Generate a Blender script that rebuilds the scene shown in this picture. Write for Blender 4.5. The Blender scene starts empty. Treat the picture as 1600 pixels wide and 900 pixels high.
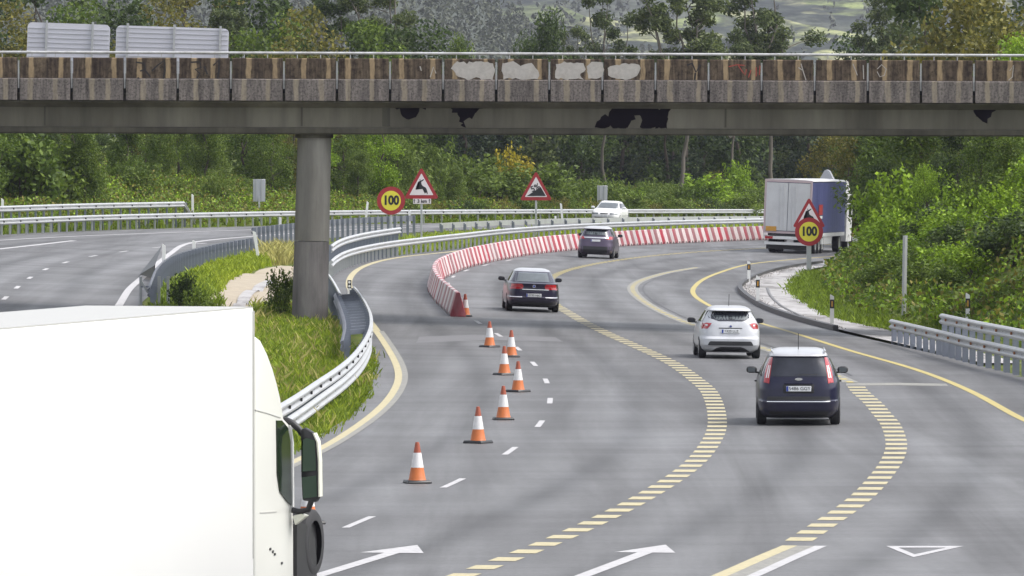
import bpy, bmesh, math, random
import numpy as np
from mathutils import Vector, Matrix
R = math.radians
rng = np.random.default_rng(7)
random.seed(7)
SC = bpy.context.scene
COL = SC.collection

# ------------------------------------------------------------------ camera
FPX, CAMZ, HORIZON = 11500.0, 6.7, 182.0          # focal length in photo pixels, eye height, vanishing row of the road plane
PITCH = math.atan((450 - HORIZON) / FPX)
cam_d = bpy.data.cameras.new('camera')
cam_d.sensor_width = 36.0
cam_d.lens = 36.0 * FPX / 1600.0
cam_d.clip_start = 1.0
cam_d.clip_end = 9000.0
cam = bpy.data.objects.new('camera', cam_d)
cam.location = (0, 0, CAMZ)
cam.rotation_euler = (R(90) - PITCH, 0, 0)
COL.objects.link(cam)
SC.camera = cam

# ------------------------------------------------------------------ sky and sun (bright overcast)
SUN_EL, SUN_AZ = R(54), R(96)                      # azimuth clockwise from +Y: to the right of the camera
w = bpy.data.worlds.new('World')
SC.world = w
w.use_nodes = True
wn, wl = w.node_tree.nodes, w.node_tree.links
wn.clear()
sky = wn.new('ShaderNodeTexSky')
sky.sky_type = 'NISHITA'
sky.sun_disc = False
sky.sun_elevation = SUN_EL
sky.sun_rotation = SUN_AZ
sky.dust_density = 3.0
hsv = wn.new('ShaderNodeHueSaturation')
hsv.inputs['Saturation'].default_value = 0.30
bg = wn.new('ShaderNodeBackground')
bg.inputs['Strength'].default_value = 0.15
wo = wn.new('ShaderNodeOutputWorld')
wl.new(sky.outputs[0], hsv.inputs['Color'])
wl.new(hsv.outputs[0], bg.inputs[0])
wl.new(bg.outputs[0], wo.inputs[0])
sd = bpy.data.lights.new('sun', 'SUN')
sd.energy = 1.4
sd.angle = R(22)
sd.color = (1.0, 0.97, 0.92)
so = bpy.data.objects.new('sun', sd)
so.location = (40, -60, 90)
sun_dir = Vector((math.sin(SUN_AZ) * math.cos(SUN_EL), math.cos(SUN_AZ) * math.cos(SUN_EL), math.sin(SUN_EL)))
so.rotation_euler = (-sun_dir).to_track_quat('-Z', 'Y').to_euler()
COL.objects.link(so)
SC.view_settings.view_transform = 'Standard'
SC.view_settings.look = 'None'
SC.view_settings.gamma = 1.0
SC.view_settings.use_curve_mapping = False
SC.view_settings.exposure = 1.0
SC.render.engine = 'CYCLES'
SC.cycles.use_denoising = True
SC.cycles.max_bounces = 6
SC.cycles.diffuse_bounces = 2
SC.cycles.glossy_bounces = 2
SC.cycles.transmission_bounces = 3
SC.cycles.transparent_max_bounces = 4
SC.cycles.volume_bounces = 0

# ------------------------------------------------------------------ pixel -> place in the world
def ray(x, y):
    c, s = math.cos(PITCH), math.sin(PITCH)
    return np.array([x - 800.0, FPX * c + (450 - y) * s, -FPX * s + (450 - y) * c])
def smooth(a, b, v):
    t = np.clip((v - a) / (b - a), 0, 1)
    return t * t * (3 - 2 * t)
def S(X, Y):
    """banked road surface: the curve is superelevated beyond the bridge"""
    return -0.04 * smooth(170, 270, np.asarray(Y, float)) * np.clip(X, -45, 34)
def P(x, y, h=0.0):
    d = ray(x, y)
    z = h
    for _ in range(60):
        t = (z - CAMZ) / d[2]
        z = float(S(d[0] * t, d[1] * t)) + h
    t = (z - CAMZ) / d[2]
    return np.array([d[0] * t, d[1] * t, z])
def PY(x, y, Y):
    d = ray(x, y)
    t = Y / d[1]
    return np.array([d[0] * t, Y, CAMZ + d[2] * t])
def PX(x, Y):                                       # X at pixel column x and depth Y
    return (x - 800.0) * Y / FPX
def catmull(pts, step=1.0):
    p = np.array(pts, float)
    p = np.vstack([2 * p[0] - p[1], p, 2 * p[-1] - p[-2]])
    out = []
    for i in range(1, len(p) - 2):
        n = max(2, int(np.linalg.norm(p[i + 1] - p[i]) / step))
        # centripetal parameterisation keeps the uneven pixel points from overshooting
        t0 = 0.0
        t1 = t0 + np.linalg.norm(p[i] - p[i - 1]) ** 0.5
        t2 = t1 + np.linalg.norm(p[i + 1] - p[i]) ** 0.5
        t3 = t2 + np.linalg.norm(p[i + 2] - p[i + 1]) ** 0.5
        for t in np.linspace(t1, t2, n, endpoint=False):
            A1 = (t1 - t) / (t1 - t0) * p[i - 1] + (t - t0) / (t1 - t0) * p[i]
            A2 = (t2 - t) / (t2 - t1) * p[i] + (t - t1) / (t2 - t1) * p[i + 1]
            A3 = (t3 - t) / (t3 - t2) * p[i + 1] + (t - t2) / (t3 - t2) * p[i + 2]
            B1 = (t2 - t) / (t2 - t0) * A1 + (t - t0) / (t2 - t0) * A2
            B2 = (t3 - t) / (t3 - t1) * A2 + (t - t1) / (t3 - t1) * A3
            out.append((t2 - t) / (t2 - t1) * B1 + (t - t1) / (t2 - t1) * B2)
    out.append(p[-2])
    return np.array(out)
def resample(c, step):
    d = np.r_[0, np.cumsum(np.linalg.norm(np.diff(c, axis=0), axis=1))]
    n = max(1, int(round(d[-1] / step)))
    s = np.linspace(0, d[-1], n + 1)
    return np.stack([np.interp(s, d, c[:, k]) for k in range(c.shape[1])], 1)
def smooth_curve(c, k=5, it=2):
    c = c.copy()
    for _ in range(it):
        q = np.pad(c, ((k, k), (0, 0)), mode='edge')
        # mirror-extend the ends so that they stay where they are
        q[:k] = 2 * c[0] - c[1:k + 1][::-1]
        q[-k:] = 2 * c[-1] - c[-k - 1:-1][::-1]
        ker = np.ones(2 * k + 1) / (2 * k + 1)
        c = np.stack([np.convolve(q[:, j], ker, 'valid') for j in range(c.shape[1])], 1)
    return c
def path(px, h=0.0, step=1.0, sm=0):
    """pixel polyline -> smooth ground curve (X, Y)"""
    g = np.array([P(x, y, h)[:2] for x, y in px])
    c = resample(catmull(g, step), step)
    if sm and len(c) > 2 * sm + 2:
        c = smooth_curve(c, sm)
    return c
def lift(c, h=0.0):
    return np.c_[c, S(c[:, 0], c[:, 1]) + h]
def tangents(c):
    t = np.gradient(c[:, :2], axis=0)
    return t / (np.linalg.norm(t, axis=1, keepdims=True) + 1e-9)
def offset(c, d):                                   # to the right of the direction of travel
    t = tangents(c)
    return c[:, :2] + np.c_[t[:, 1], -t[:, 0]] * d

# ------------------------------------------------------------------ object helpers
def tag(o, label=None, cat=None, group=None, kind=None):
    if label: o['label'] = label
    if cat: o['category'] = cat
    if group: o['group'] = group
    if kind: o['kind'] = kind
    return o
def thing(name, label, cat, loc=(0, 0, 0), rotz=0.0, group=None):
    o = bpy.data.objects.new(name, None)
    o.empty_display_size = 0.3
    COL.objects.link(o)
    o.location = loc
    o.rotation_euler = (0, 0, rotz)
    return tag(o, label, cat, group)
def children(o):
    return [c for c in bpy.data.objects if c.parent is o]
def copy_tree(o, parent=None):
    kids = KIDS.get(o.name) or list(o.children)
    KIDS[o.name] = kids
    c = o.copy()
    COL.objects.link(c)
    c.parent = parent
    for ch in kids:
        copy_tree(ch, c)
    return c
KIDS = {}

class MB:
    def __init__(self):
        self.v, self.f, self.n = [], [], 0
    def add(self, v, f):
        v = np.asarray(v, float).reshape(-1, 3)
        self.v.append(v)
        self.f += [tuple(int(i) + self.n for i in q) for q in f]
        self.n += len(v)
        return self
    def box(self, c, s, rz=0.0, taper=1.0, rot=None):
        x, y, z = np.array(s) / 2.0
        v = np.array([(-x, -y, -z), (x, -y, -z), (x, y, -z), (-x, y, -z), (-x * taper, -y * taper, z), (x * taper, -y * taper, z), (x * taper, y * taper, z), (-x * taper, y * taper, z)])
        if rot is not None:
            v = v @ np.array(rot).T
        elif rz:
            v = v @ np.array([(math.cos(rz), -math.sin(rz), 0), (math.sin(rz), math.cos(rz), 0), (0, 0, 1)]).T
        return self.add(v + np.array(c), [(0, 3, 2, 1), (4, 5, 6, 7), (0, 1, 5, 4), (1, 2, 6, 5), (2, 3, 7, 6), (3, 0, 4, 7)])
    def bar(self, a, b, w, d):                      # box beam from a to b
        a, b = Vector(a), Vector(b)
        z = (b - a).normalized()
        x = z.orthogonal() if abs(z.z) > 0.99 else z.cross(Vector((0, 0, 1))).normalized()
        x.normalize()
        y = z.cross(x)
        rot = np.array([list(x), list(y), list(z)]).T
        return self.box((a + b) / 2, (w, d, (b - a).length), rot=rot)
    def tube(self, pts, rad, n=8, cap=True):
        pts = np.array(pts, float)
        rad = np.broadcast_to(np.asarray(rad, float), (len(pts),))
        t = np.gradient(pts, axis=0)
        t /= np.linalg.norm(t, axis=1, keepdims=True) + 1e-9
        up = np.array([0.0, 0, 1]) if abs(t[0][2]) < 0.9 else np.array([1.0, 0, 0])
        vs = []
        u = np.cross(t[0], up); u /= np.linalg.norm(u)
        for p, d, r in zip(pts, t, rad):
            u = u - d * np.dot(u, d); u /= np.linalg.norm(u) + 1e-9
            q = np.cross(d, u)
            a = np.arange(n) * 2 * math.pi / n
            vs.append(p + r * (np.cos(a)[:, None] * u + np.sin(a)[:, None] * q))
        v = np.vstack(vs)
        f = [(i * n + j, i * n + (j + 1) % n, (i + 1) * n + (j + 1) % n, (i + 1) * n + j) for i in range(len(pts) - 1) for j in range(n)]
        if cap:
            f += [tuple(range(n))[::-1], tuple((len(pts) - 1) * n + j for j in range(n))]
        return self.add(v, f)
    def lathe(self, prof, n=24, axis='z', c=(0, 0, 0), cap=True):
        vs = []
        a = np.arange(n) * 2 * math.pi / n
        for r, h in prof:
            if axis == 'z': vs.append(np.c_[r * np.cos(a), r * np.sin(a), np.full(n, h)])
            elif axis == 'x': vs.append(np.c_[np.full(n, h), r * np.cos(a), r * np.sin(a)])
            else: vs.append(np.c_[r * np.sin(a), np.full(n, h), r * np.cos(a)])
        f = [(i * n + j, i * n + (j + 1) % n, (i + 1) * n + (j + 1) % n, (i + 1) * n + j) for i in range(len(prof) - 1) for j in range(n)]
        if cap:
            f += [tuple(range(n))[::-1], tuple((len(prof) - 1) * n + j for j in range(n))]
        return self.add(np.vstack(vs) + np.array(c), f)
    def prism(self, poly, axis, a, b):
        """polygon extruded along an axis: 'x' takes (y,z) points, 'y' takes (x,z), 'z' takes (x,y)"""
        p = np.array(poly, float)
        def at(k):
            q = np.full(len(p), float(k))
            return {'x': np.c_[q, p], 'y': np.c_[p[:, 0], q, p[:, 1]], 'z': np.c_[p, q]}[axis]
        n = len(p)
        f = [(i, (i + 1) % n, n + (i + 1) % n, n + i) for i in range(n)] + [tuple(range(n))[::-1], tuple(range(n, 2 * n))]
        return self.add(np.vstack([at(a), at(b)]), f)
    def build(self, name, m=None, parent=None, smooth_deg=None, recalc=True):
        me = bpy.data.meshes.new(name)
        me.from_pydata(np.vstack(self.v).tolist(), [], self.f)
        if recalc:
            bm = bmesh.new(); bm.from_mesh(me)
            bmesh.ops.recalc_face_normals(bm, faces=bm.faces)
            bm.to_mesh(me); bm.free()
        if smooth_deg is not None:
            me.shade_smooth()
            me.set_sharp_from_angle(angle=R(smooth_deg))
        if m: me.materials.append(m)
        o = bpy.data.objects.new(name, me)
        COL.objects.link(o)
        o.parent = parent
        return o
def bevel(o, wd=0.01, seg=2, deg=35):
    bm = bmesh.new(); bm.from_mesh(o.data)
    es = [e for e in bm.edges if len(e.link_faces) == 2 and e.calc_face_angle(0) > R(deg)]
    bmesh.ops.bevel(bm, geom=es, offset=wd, segments=seg, affect='EDGES', profile=0.5, clamp_overlap=True)
    bm.to_mesh(o.data); bm.free()
    o.data.shade_smooth(); o.data.set_sharp_from_angle(angle=R(40))
    return o
def quads(name, v, m, parent=None):
    """fast mesh of loose quads from an (n,4,3) array"""
    n = len(v)
    me = bpy.data.meshes.new(name)
    me.vertices.add(n * 4); me.vertices.foreach_set('co', np.asarray(v, np.float32).ravel())
    me.loops.add(n * 4); me.loops.foreach_set('vertex_index', np.arange(n * 4, dtype=np.int32))
    me.polygons.add(n); me.polygons.foreach_set('loop_start', np.arange(n, dtype=np.int32) * 4)
    me.update(calc_edges=True)
    if m: me.materials.append(m)
    return me
def link_mesh(name, me, parent=None):
    o = bpy.data.objects.new(name, me)
    COL.objects.link(o)
    o.parent = parent
    return o
def text(name, s, size, m, parent, loc, ext=0.004, bold=0.0, rot=(R(90), 0, 0), sx=1.0):
    cu = bpy.data.curves.new(name, 'FONT')
    cu.body = s; cu.size = size; cu.align_x = 'CENTER'; cu.align_y = 'CENTER'
    cu.extrude = ext; cu.offset = bold; cu.resolution_u = 4
    tmp = bpy.data.objects.new(name, cu)
    COL.objects.link(tmp)
    bpy.context.view_layer.update()
    me = bpy.data.meshes.new_from_object(tmp.evaluated_get(bpy.context.evaluated_depsgraph_get()))
    bpy.data.objects.remove(tmp)
    me.materials.clear(); me.materials.append(m)
    me.transform(Matrix.Translation(loc) @ Matrix.Rotation(rot[2], 4, 'Z') @ Matrix.Rotation(rot[1], 4, 'Y') @ Matrix.Rotation(rot[0], 4, 'X') @ Matrix.Diagonal((sx, 1, 1, 1)))
    return link_mesh(name, me, parent)

# ------------------------------------------------------------------ materials
def nodes_of(name):
    m = bpy.data.materials.new(name)
    m.use_nodes = True
    n, l = m.node_tree.nodes, m.node_tree.links
    return m, n, l, n['Principled BSDF']
def noise(n, l, vec, scale, detail=4.0, rough=0.55, dist=0.0):
    t = n.new('ShaderNodeTexNoise')
    t.inputs['Scale'].default_value = scale; t.inputs['Detail'].default_value = detail
    t.inputs['Roughness'].default_value = rough; t.inputs['Distortion'].default_value = dist
    if vec is not None: l.new(vec, t.inputs['Vector'])
    return t.outputs['Fac']
def mapping(n, l, vec, sc):
    t = n.new('ShaderNodeMapping'); t.inputs['Scale'].default_value = sc
    l.new(vec, t.inputs['Vector'])
    return t.outputs[0]
def ramp(n, l, fac, stops):
    t = n.new('ShaderNodeValToRGB')
    e = t.color_ramp.elements
    while len(e) < len(stops): e.new(0.5)
    for k, (p, c) in zip(e, stops):
        k.position = p; k.color = (*c, 1) if len(c) == 3 else c
    l.new(fac, t.inputs[0])
    return t.outputs[0]
def mix(n, l, fac, a, b, mode='MIX'):
    t = n.new('ShaderNodeMix'); t.data_type = 'RGBA'; t.blend_type = mode
    for sock, v in ((t.inputs[0], fac), (t.inputs[6], a), (t.inputs[7], b)):
        if isinstance(v, (int, float)): sock.default_value = v
        elif isinstance(v, tuple): sock.default_value = (*v, 1)
        else: l.new(v, sock)
    return t.outputs[2]
def mth(n, l, op, a, b=None, c=None):
    t = n.new('ShaderNodeMath'); t.operation = op
    for i, v in enumerate((a, b, c)):
        if v is None: continue
        if isinstance(v, (int, float)): t.inputs[i].default_value = v
        else: l.new(v, t.inputs[i])
    return t.outputs[0]
def coords(n, kind='Object'):
    return n.new('ShaderNodeTexCoord').outputs[kind]
def bump(n, l, b, fac, strength=0.3, dist=0.02):
    t = n.new('ShaderNodeBump'); t.inputs['Strength'].default_value = strength; t.inputs['Distance'].default_value = dist
    l.new(fac, t.inputs['Height']); l.new(t.outputs[0], b.inputs['Normal'])
def mat(name, col, rough=0.6, metal=0.0, var=0.12, scale=4.0, spec=0.5, coat=0.0, dirt=None, dirt_amt=0.0, bmp=0.0):
    m, n, l, b = nodes_of(name)
    v = coords(n)
    f = noise(n, l, v, scale)
    lo, hi = tuple(c * (1 - var) for c in col), tuple(min(1, c * (1 + var)) for c in col)
    c = mix(n, l, f, lo, hi)
    if dirt:
        d = ramp(n, l, noise(n, l, v, scale * 0.6, 6, 0.7), [(0.45, (0, 0, 0)), (0.75, (1, 1, 1))])
        c = mix(n, l, mth(n, l, 'MULTIPLY', d, dirt_amt), c, dirt)
    l.new(c, b.inputs['Base Color'])
    b.inputs['Roughness'].default_value = rough; b.inputs['Metallic'].default_value = metal
    b.inputs['Specular IOR Level'].default_value = spec
    b.inputs['Coat Weight'].default_value = coat; b.inputs['Coat Roughness'].default_value = 0.05
    if bmp: bump(n, l, b, f, bmp)
    return m
def leaf_mat(name, cols, var=0.32, transl=0.35):
    """cols: colours spread over the leaves of a plant and over plants"""
    m, n, l, b = nodes_of(name)
    geo = n.new('ShaderNodeNewGeometry'); oi = n.new('ShaderNodeObjectInfo')
    r = mth(n, l, 'FRACT', mth(n, l, 'ADD', mth(n, l, 'MULTIPLY', geo.outputs['Random Per Island'], 0.75), mth(n, l, 'MULTIPLY', oi.outputs['Random'], 0.5)))
    big = noise(n, l, geo.outputs['Position'], 0.55, 3, 0.6)
    k = mth(n, l, 'ADD', mth(n, l, 'MULTIPLY', r, 0.55), mth(n, l, 'MULTIPLY', big, 0.55))
    st = [(i / (len(cols) - 1) * 0.8 + 0.08, (c[0] * 1.25, c[1] * 1.3, c[2] * 0.9)) for i, c in enumerate(cols)]
    c = ramp(n, l, k, st)
    hs = n.new('ShaderNodeHueSaturation')
    l.new(mth(n, l, 'ADD', mth(n, l, 'MULTIPLY', geo.outputs['Random Per Island'], var * 2), 1 - var), hs.inputs['Value'])
    l.new(c, hs.inputs['Color'])
    l.new(hs.outputs[0], b.inputs['Base Color'])
    b.inputs['Roughness'].default_value = 0.55; b.inputs['Specular IOR Level'].default_value = 0.25
    tr = n.new('ShaderNodeBsdfTranslucent'); l.new(hs.outputs[0], tr.inputs['Color'])
    mx = n.new('ShaderNodeMixShader'); mx.inputs[0].default_value = transl
    l.new(b.outputs[0], mx.inputs[1]); l.new(tr.outputs[0], mx.inputs[2])
    l.new(mx.outputs[0], n['Material Output'].inputs['Surface'])
    return m
M = {}
M['rail'] = mat('galvanised_rail', (0.50, 0.51, 0.52), 0.42, 0.55, 0.12, 1.3, dirt=(0.22, 0.17, 0.12), dirt_amt=0.25)
M['post'] = mat('galvanised_post', (0.22, 0.24, 0.29), 0.5, 0.5, 0.2, 3)
M['pole'] = mat('galvanised_pole', (0.45, 0.46, 0.47), 0.45, 0.5, 0.1, 3)
M['rust'] = mat('rusty_reflector', (0.32, 0.14, 0.06), 0.7, 0, 0.3, 20)
M['white'] = mat('white_plastic', (0.78, 0.78, 0.76), 0.5, 0, 0.06, 3)
M['black'] = mat('black_plastic', (0.018, 0.018, 0.02), 0.45, 0, 0.2, 6)
M['rubber'] = mat('tyre_rubber', (0.022, 0.022, 0.024), 0.75, 0, 0.2, 6)
M['chrome'] = mat('bright_trim', (0.75, 0.75, 0.76), 0.18, 0.9, 0.03, 2)
M['alloy'] = mat('alloy_rim', (0.5, 0.5, 0.52), 0.3, 0.8, 0.05, 2)
M['glass'] = mat('tinted_glass', (0.020, 0.022, 0.032), 0.05, 0, 0.8, 3.2, spec=0.6)  # strong tone variation paints uneven reflections into the glass
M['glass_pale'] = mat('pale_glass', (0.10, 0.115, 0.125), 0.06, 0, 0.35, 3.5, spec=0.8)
M['red_lens'] = mat('red_lens', (0.35, 0.012, 0.018), 0.15, 0, 0.25, 14, coat=0.6)
M['clear_lens'] = mat('clear_lens', (0.75, 0.70, 0.70), 0.12, 0, 0.15, 14, coat=0.6)
M['amber'] = mat('amber_plate', (0.55, 0.28, 0.04), 0.4, 0, 0.2, 10)
M['plate'] = mat('number_plate', (0.72, 0.73, 0.74), 0.4, 0, 0.04, 4)
M['ink'] = mat('black_ink', (0.015, 0.015, 0.017), 0.5, 0, 0.1, 4)
M['eu_blue'] = mat('blue_ink', (0.02, 0.05, 0.30), 0.5, 0, 0.1, 4)
M['sign_red'] = mat('sign_red', (0.33, 0.022, 0.028), 0.45, 0, 0.12, 3)
M['sign_white'] = mat('sign_white', (0.74, 0.68, 0.70), 0.45, 0, 0.05, 3)
M['sign_yellow'] = mat('sign_yellow', (0.70, 0.62, 0.05), 0.45, 0, 0.06, 3)
M['sign_back'] = mat('sign_back', (0.42, 0.43, 0.46), 0.45, 0.4, 0.08, 2)
M['bark'] = mat('bark', (0.16, 0.12, 0.09), 0.85, 0, 0.4, 3)
M['bark_pale'] = mat('pale_bark', (0.34, 0.28, 0.23), 0.85, 0, 0.35, 1.2)
print('core ok')
# ================================================================== ROADS
# asphalt: base colour of worn asphalt with streaks along the lanes, patches and joints
m, n, l, b = nodes_of('asphalt')
pos = n.new('ShaderNodeNewGeometry').outputs['Position']
fine = noise(n, l, pos, 7, 8, 0.85)
lane = noise(n, l, mapping(n, l, pos, (0.55, 0.02, 1)), 1.0, 4, 0.6, 0.6)
cross = noise(n, l, mapping(n, l, pos, (0.05, 0.16, 1)), 1.0, 4, 0.65, 0.4)
c1 = ramp(n, l, lane, [(0.3, (0.080, 0.079, 0.081)), (0.5, (0.108, 0.107, 0.109)), (0.72, (0.136, 0.134, 0.137))])
c2 = mix(n, l, 0.6, c1, ramp(n, l, cross, [(0.3, (0.76, 0.76, 0.77)), (0.55, (1, 1, 1)), (0.75, (1.16, 1.15, 1.15))]), 'MULTIPLY')
c3 = mix(n, l, 0.9, c2, ramp(n, l, fine, [(0.25, (0.55, 0.55, 0.55)), (0.75, (1.4, 1.4, 1.4))]), 'MULTIPLY')
at = n.new('ShaderNodeAttribute'); at.attribute_name = 'across'
wob_ = mth(n, l, 'MULTIPLY', mth(n, l, 'SUBTRACT', noise(n, l, mapping(n, l, pos, (0.3, 0.05, 1)), 1.0, 3), 0.5), 0.5)
u_ = mth(n, l, 'ADD', at.outputs['Fac'], wob_)
track = mth(n, l, 'COSINE', mth(n, l, 'MULTIPLY', u_, 2 * math.pi / 1.82))                  # polished wheel tracks
oil = mth(n, l, 'POWER', mth(n, l, 'MAXIMUM', mth(n, l, 'COSINE', mth(n, l, 'MULTIPLY', mth(n, l, 'SUBTRACT', u_, 1.82), 2 * math.pi / 3.64)), 0.0), 6.0)   # oil drip line
vary = noise(n, l, mapping(n, l, pos, (0.4, 0.06, 1)), 1.0, 5, 0.7)
k_ = mth(n, l, 'SUBTRACT', mth(n, l, 'MULTIPLY', track, -0.10), mth(n, l, 'MULTIPLY', oil, 0.20))
k_ = mth(n, l, 'ADD', 1.03, mth(n, l, 'MULTIPLY', k_, mth(n, l, 'MULTIPLY', vary, 1.9)))
cmb = n.new('ShaderNodeCombineColor')
for i_ in range(3): l.new(k_, cmb.inputs[i_])
c3 = mix(n, l, 1.0, c3, cmb.outputs[0], 'MULTIPLY')
l.new(c3, b.inputs['Base Color'])
l.new(ramp(n, l, mth(n, l, 'ADD', mth(n, l, 'MULTIPLY', lane, 0.5), mth(n, l, 'MULTIPLY', cross, 0.5)), [(0.35, (0.72,) * 3), (0.65, (0.48,) * 3)]), b.inputs['Roughness'])
b.inputs['Specular IOR Level'].default_value = 0.4
bump(n, l, b, fine, 0.25, 0.02)
M['asphalt'] = m
M['asphalt_worn'] = mat('asphalt_worn_pale', (0.135, 0.132, 0.137), 0.6, 0, 0.35, 2.5)
M['asphalt_dark'] = mat('asphalt_patch', (0.045, 0.044, 0.047), 0.55, 0, 0.25, 2.5)
def paint(name, col, wear=0.5, lo=0.35):
    m, n, l, b = nodes_of(name)
    pos = n.new('ShaderNodeNewGeometry').outputs['Position']
    f = ramp(n, l, noise(n, l, pos, 4.5, 8, 0.85), [(lo, (1, 1, 1)), (lo + 0.3, (0, 0, 0))])
    l.new(mix(n, l, mth(n, l, 'MULTIPLY', f, wear), col, (0.14, 0.135, 0.13)), b.inputs['Base Color'])
    b.inputs['Roughness'].default_value = 0.6
    return m
M['paint_white'] = paint('white_road_paint', (0.50, 0.49, 0.50), 0.5)
M['paint_cream'] = paint('cream_road_paint', (0.52, 0.45, 0.25), 0.55)
M['paint_yellow'] = paint('yellow_road_paint', (0.50, 0.40, 0.10), 0.6)
M['paint_worn'] = paint('worn_road_paint', (0.34, 0.33, 0.28), 0.85, 0.42)

L_PX = [(60, 1120), (200, 880), (330, 790), (420, 730), (493, 683), (540, 655), (577, 613), (582, 580), (577, 547), (570, 525), (552, 490),
        (535, 465), (522, 446), (517, 436), (523, 427), (545, 417), (580, 407), (612, 401), (662, 394), (700, 390.5), (760, 383), (830, 375), (925, 367), (1060, 361), (1190, 357), (1330, 352.5)]
R_PX = [(2300, 760), (1900, 665), (1750, 630), (1600, 588), (1529, 571), (1473, 555.5), (1420, 544), (1377, 534), (1335, 524.5), (1292, 514), (1250, 503),
        (1207, 489), (1186, 480), (1165, 467), (1154, 456.5), (1153, 450), (1163, 442), (1176, 435), (1199, 427), (1229, 420), (1261, 415), (1286, 412), (1340, 407), (1420, 401), (1520, 394), (1640, 386)]
main_L, main_R = path(L_PX, sm=2), path(R_PX, sm=2)
def by_y(c):
    o = np.argsort(c[:, 1])
    return c[o, 1], c[o, 0]
def xl_main(Y): return np.interp(Y, *by_y(main_L))
def xr_main(Y):
    return np.interp(Y, *by_y(main_R))
def sheet(name, rows, xl, xr, m, h=0.0, cols=14, kind='structure'):
    v, f = [], []
    for Y in rows:
        X = np.linspace(xl(Y), xr(Y), cols)
        v.append(np.c_[X, np.full(cols, Y), S(X, np.full(cols, Y)) + h])
    nr = len(rows)
    for i in range(nr - 1):
        for j in range(cols - 1):
            a = i * cols + j
            f.append((a, a + 1, a + cols + 1, a + cols))
    o = MB().add(np.vstack(v), f).build(name, m, smooth_deg=30, recalc=False)
    return tag(o, kind=kind)
YMAX = float(main_L[:, 1].max())
road_o = sheet('road', np.arange(74, YMAX, 1.0), xl_main, xr_main, M['asphalt'], cols=110)

# opposite carriageway
OPP_R_PX = [(20, 560), (110, 520), (190, 496), (222, 472), (240, 455), (254, 436), (272, 418), (300, 405), (345, 394), (400, 386), (455, 378), (540, 370), (650, 363), (800, 356.5), (925, 353), (1060, 350.5), (1190, 349), (1330, 347.5)]
OPP_L_PX = [(-260, 384), (0, 367), (155, 360), (320, 355.5), (480, 351.5), (650, 349), (830, 347.2), (1000, 346.2), (1190, 345.2), (1400, 344.2)]
opp_R, opp_L = path(OPP_R_PX, sm=2), path(OPP_L_PX, sm=2)
YO = float(opp_R[:, 1].max())
def xr_opp(Y): return np.interp(Y, *by_y(opp_R))
ly, lx = by_y(opp_L)
_ly, _lx = np.r_[150, ly[0] - 0.5, ly], np.r_[-36, lx[0] - 1, lx]
def xl_opp(Y): return np.interp(Y, _ly, _lx)
road_2 = sheet('road', np.arange(190, YO, 1.0), xl_opp, xr_opp, M['asphalt'], cols=40)

# ------------------------------------------------------------------ markings
def ribbon(c, wd, h, mb, off=0.0):
    a, b_ = offset(c, off - wd / 2), offset(c, off + wd / 2)
    n_ = len(c)
    v = np.vstack([lift(a, h), lift(b_, h)])
    mb.add(v, [(i, n_ + i, n_ + i + 1, i + 1) for i in range(n_ - 1)])
def arc(c):
    return np.r_[0, np.cumsum(np.linalg.norm(np.diff(c, axis=0), axis=1))]
def piece(c, s0, s1, k=6):
    d = arc(c)
    s = np.linspace(s0, s1, k)
    return np.stack([np.interp(s, d, c[:, j]) for j in (0, 1)], 1)
def dashes(c, wd, h, mb, on, off, start=0.0, w_skew=0.0):
    tot = arc(c)[-1]
    s = start
    while s + on < tot:
        ribbon(piece(c, s, s + on), wd, h, mb)
        s += on + off
def struct(name, mb, m): return tag(mb.build(name, m, recalc=False), kind='structure')

EDGE_L = [(300, 800), (400, 752), (460, 722), (500, 703), (545, 676), (590, 643), (615, 615), (625, 590), (620, 568), (605, 541), (590, 519), (573, 496),
          (560, 478), (550, 458), (545, 445), (549, 431), (565, 418), (600, 406.5), (640, 400), (700, 394), (760, 386)]
edge_l = path(EDGE_L, sm=3)
mb = MB(); ribbon(edge_l, 0.24, 0.006, mb); struct('edge_line', mb, M['paint_cream'])
mb = MB(); i0 = np.argmin(np.abs(edge_l[:, 1] - P(590, 643)[1])); ribbon(edge_l[:i0 + 60], 0.15, 0.008, mb, 0.14); struct('edge_line', mb, M['paint_worn'])
EDGE_R = [(1900, 760), (1750, 712), (1600, 657), (1578, 645), (1522, 614), (1491, 600), (1464, 589), (1420, 574), (1380, 562.5), (1347, 553.5), (1320, 545.5), (1282, 533.5), (1241, 520.5), (1195, 507),
          (1150, 494), (1118, 482), (1100, 473), (1086, 463), (1082, 455), (1087, 446), (1101, 435.5), (1127, 425), (1154, 416.5), (1176, 412), (1207, 408.5), (1258, 404), (1340, 398), (1450, 391)]
edge_r = path(EDGE_R, sm=3)
mb = MB(); ribbon(edge_r, 0.20, 0.006, mb); struct('edge_line', mb, M['paint_yellow'])
DASH_W = [(330, 940), (420, 882), (557, 817), (640, 784), (712, 754), (799, 704), (846, 660), (860, 624), (852, 592), (828, 562), (797, 535), (765, 515), (736, 496), (714, 474), (703, 455), (700, 443), (705, 435), (722, 425), (760, 414), (800, 406)]
dash_w = path(DASH_W, step=0.5, sm=6)
s0 = arc(dash_w)[np.argmin(np.linalg.norm(dash_w - P(557, 817)[:2], axis=1))]
mb = MB(); dashes(dash_w, 0.13, 0.006, mb, 3.4, 9.6, (s0 - 1.7) % 13.0); struct('lane_line', mb, M['paint_white'])
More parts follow.
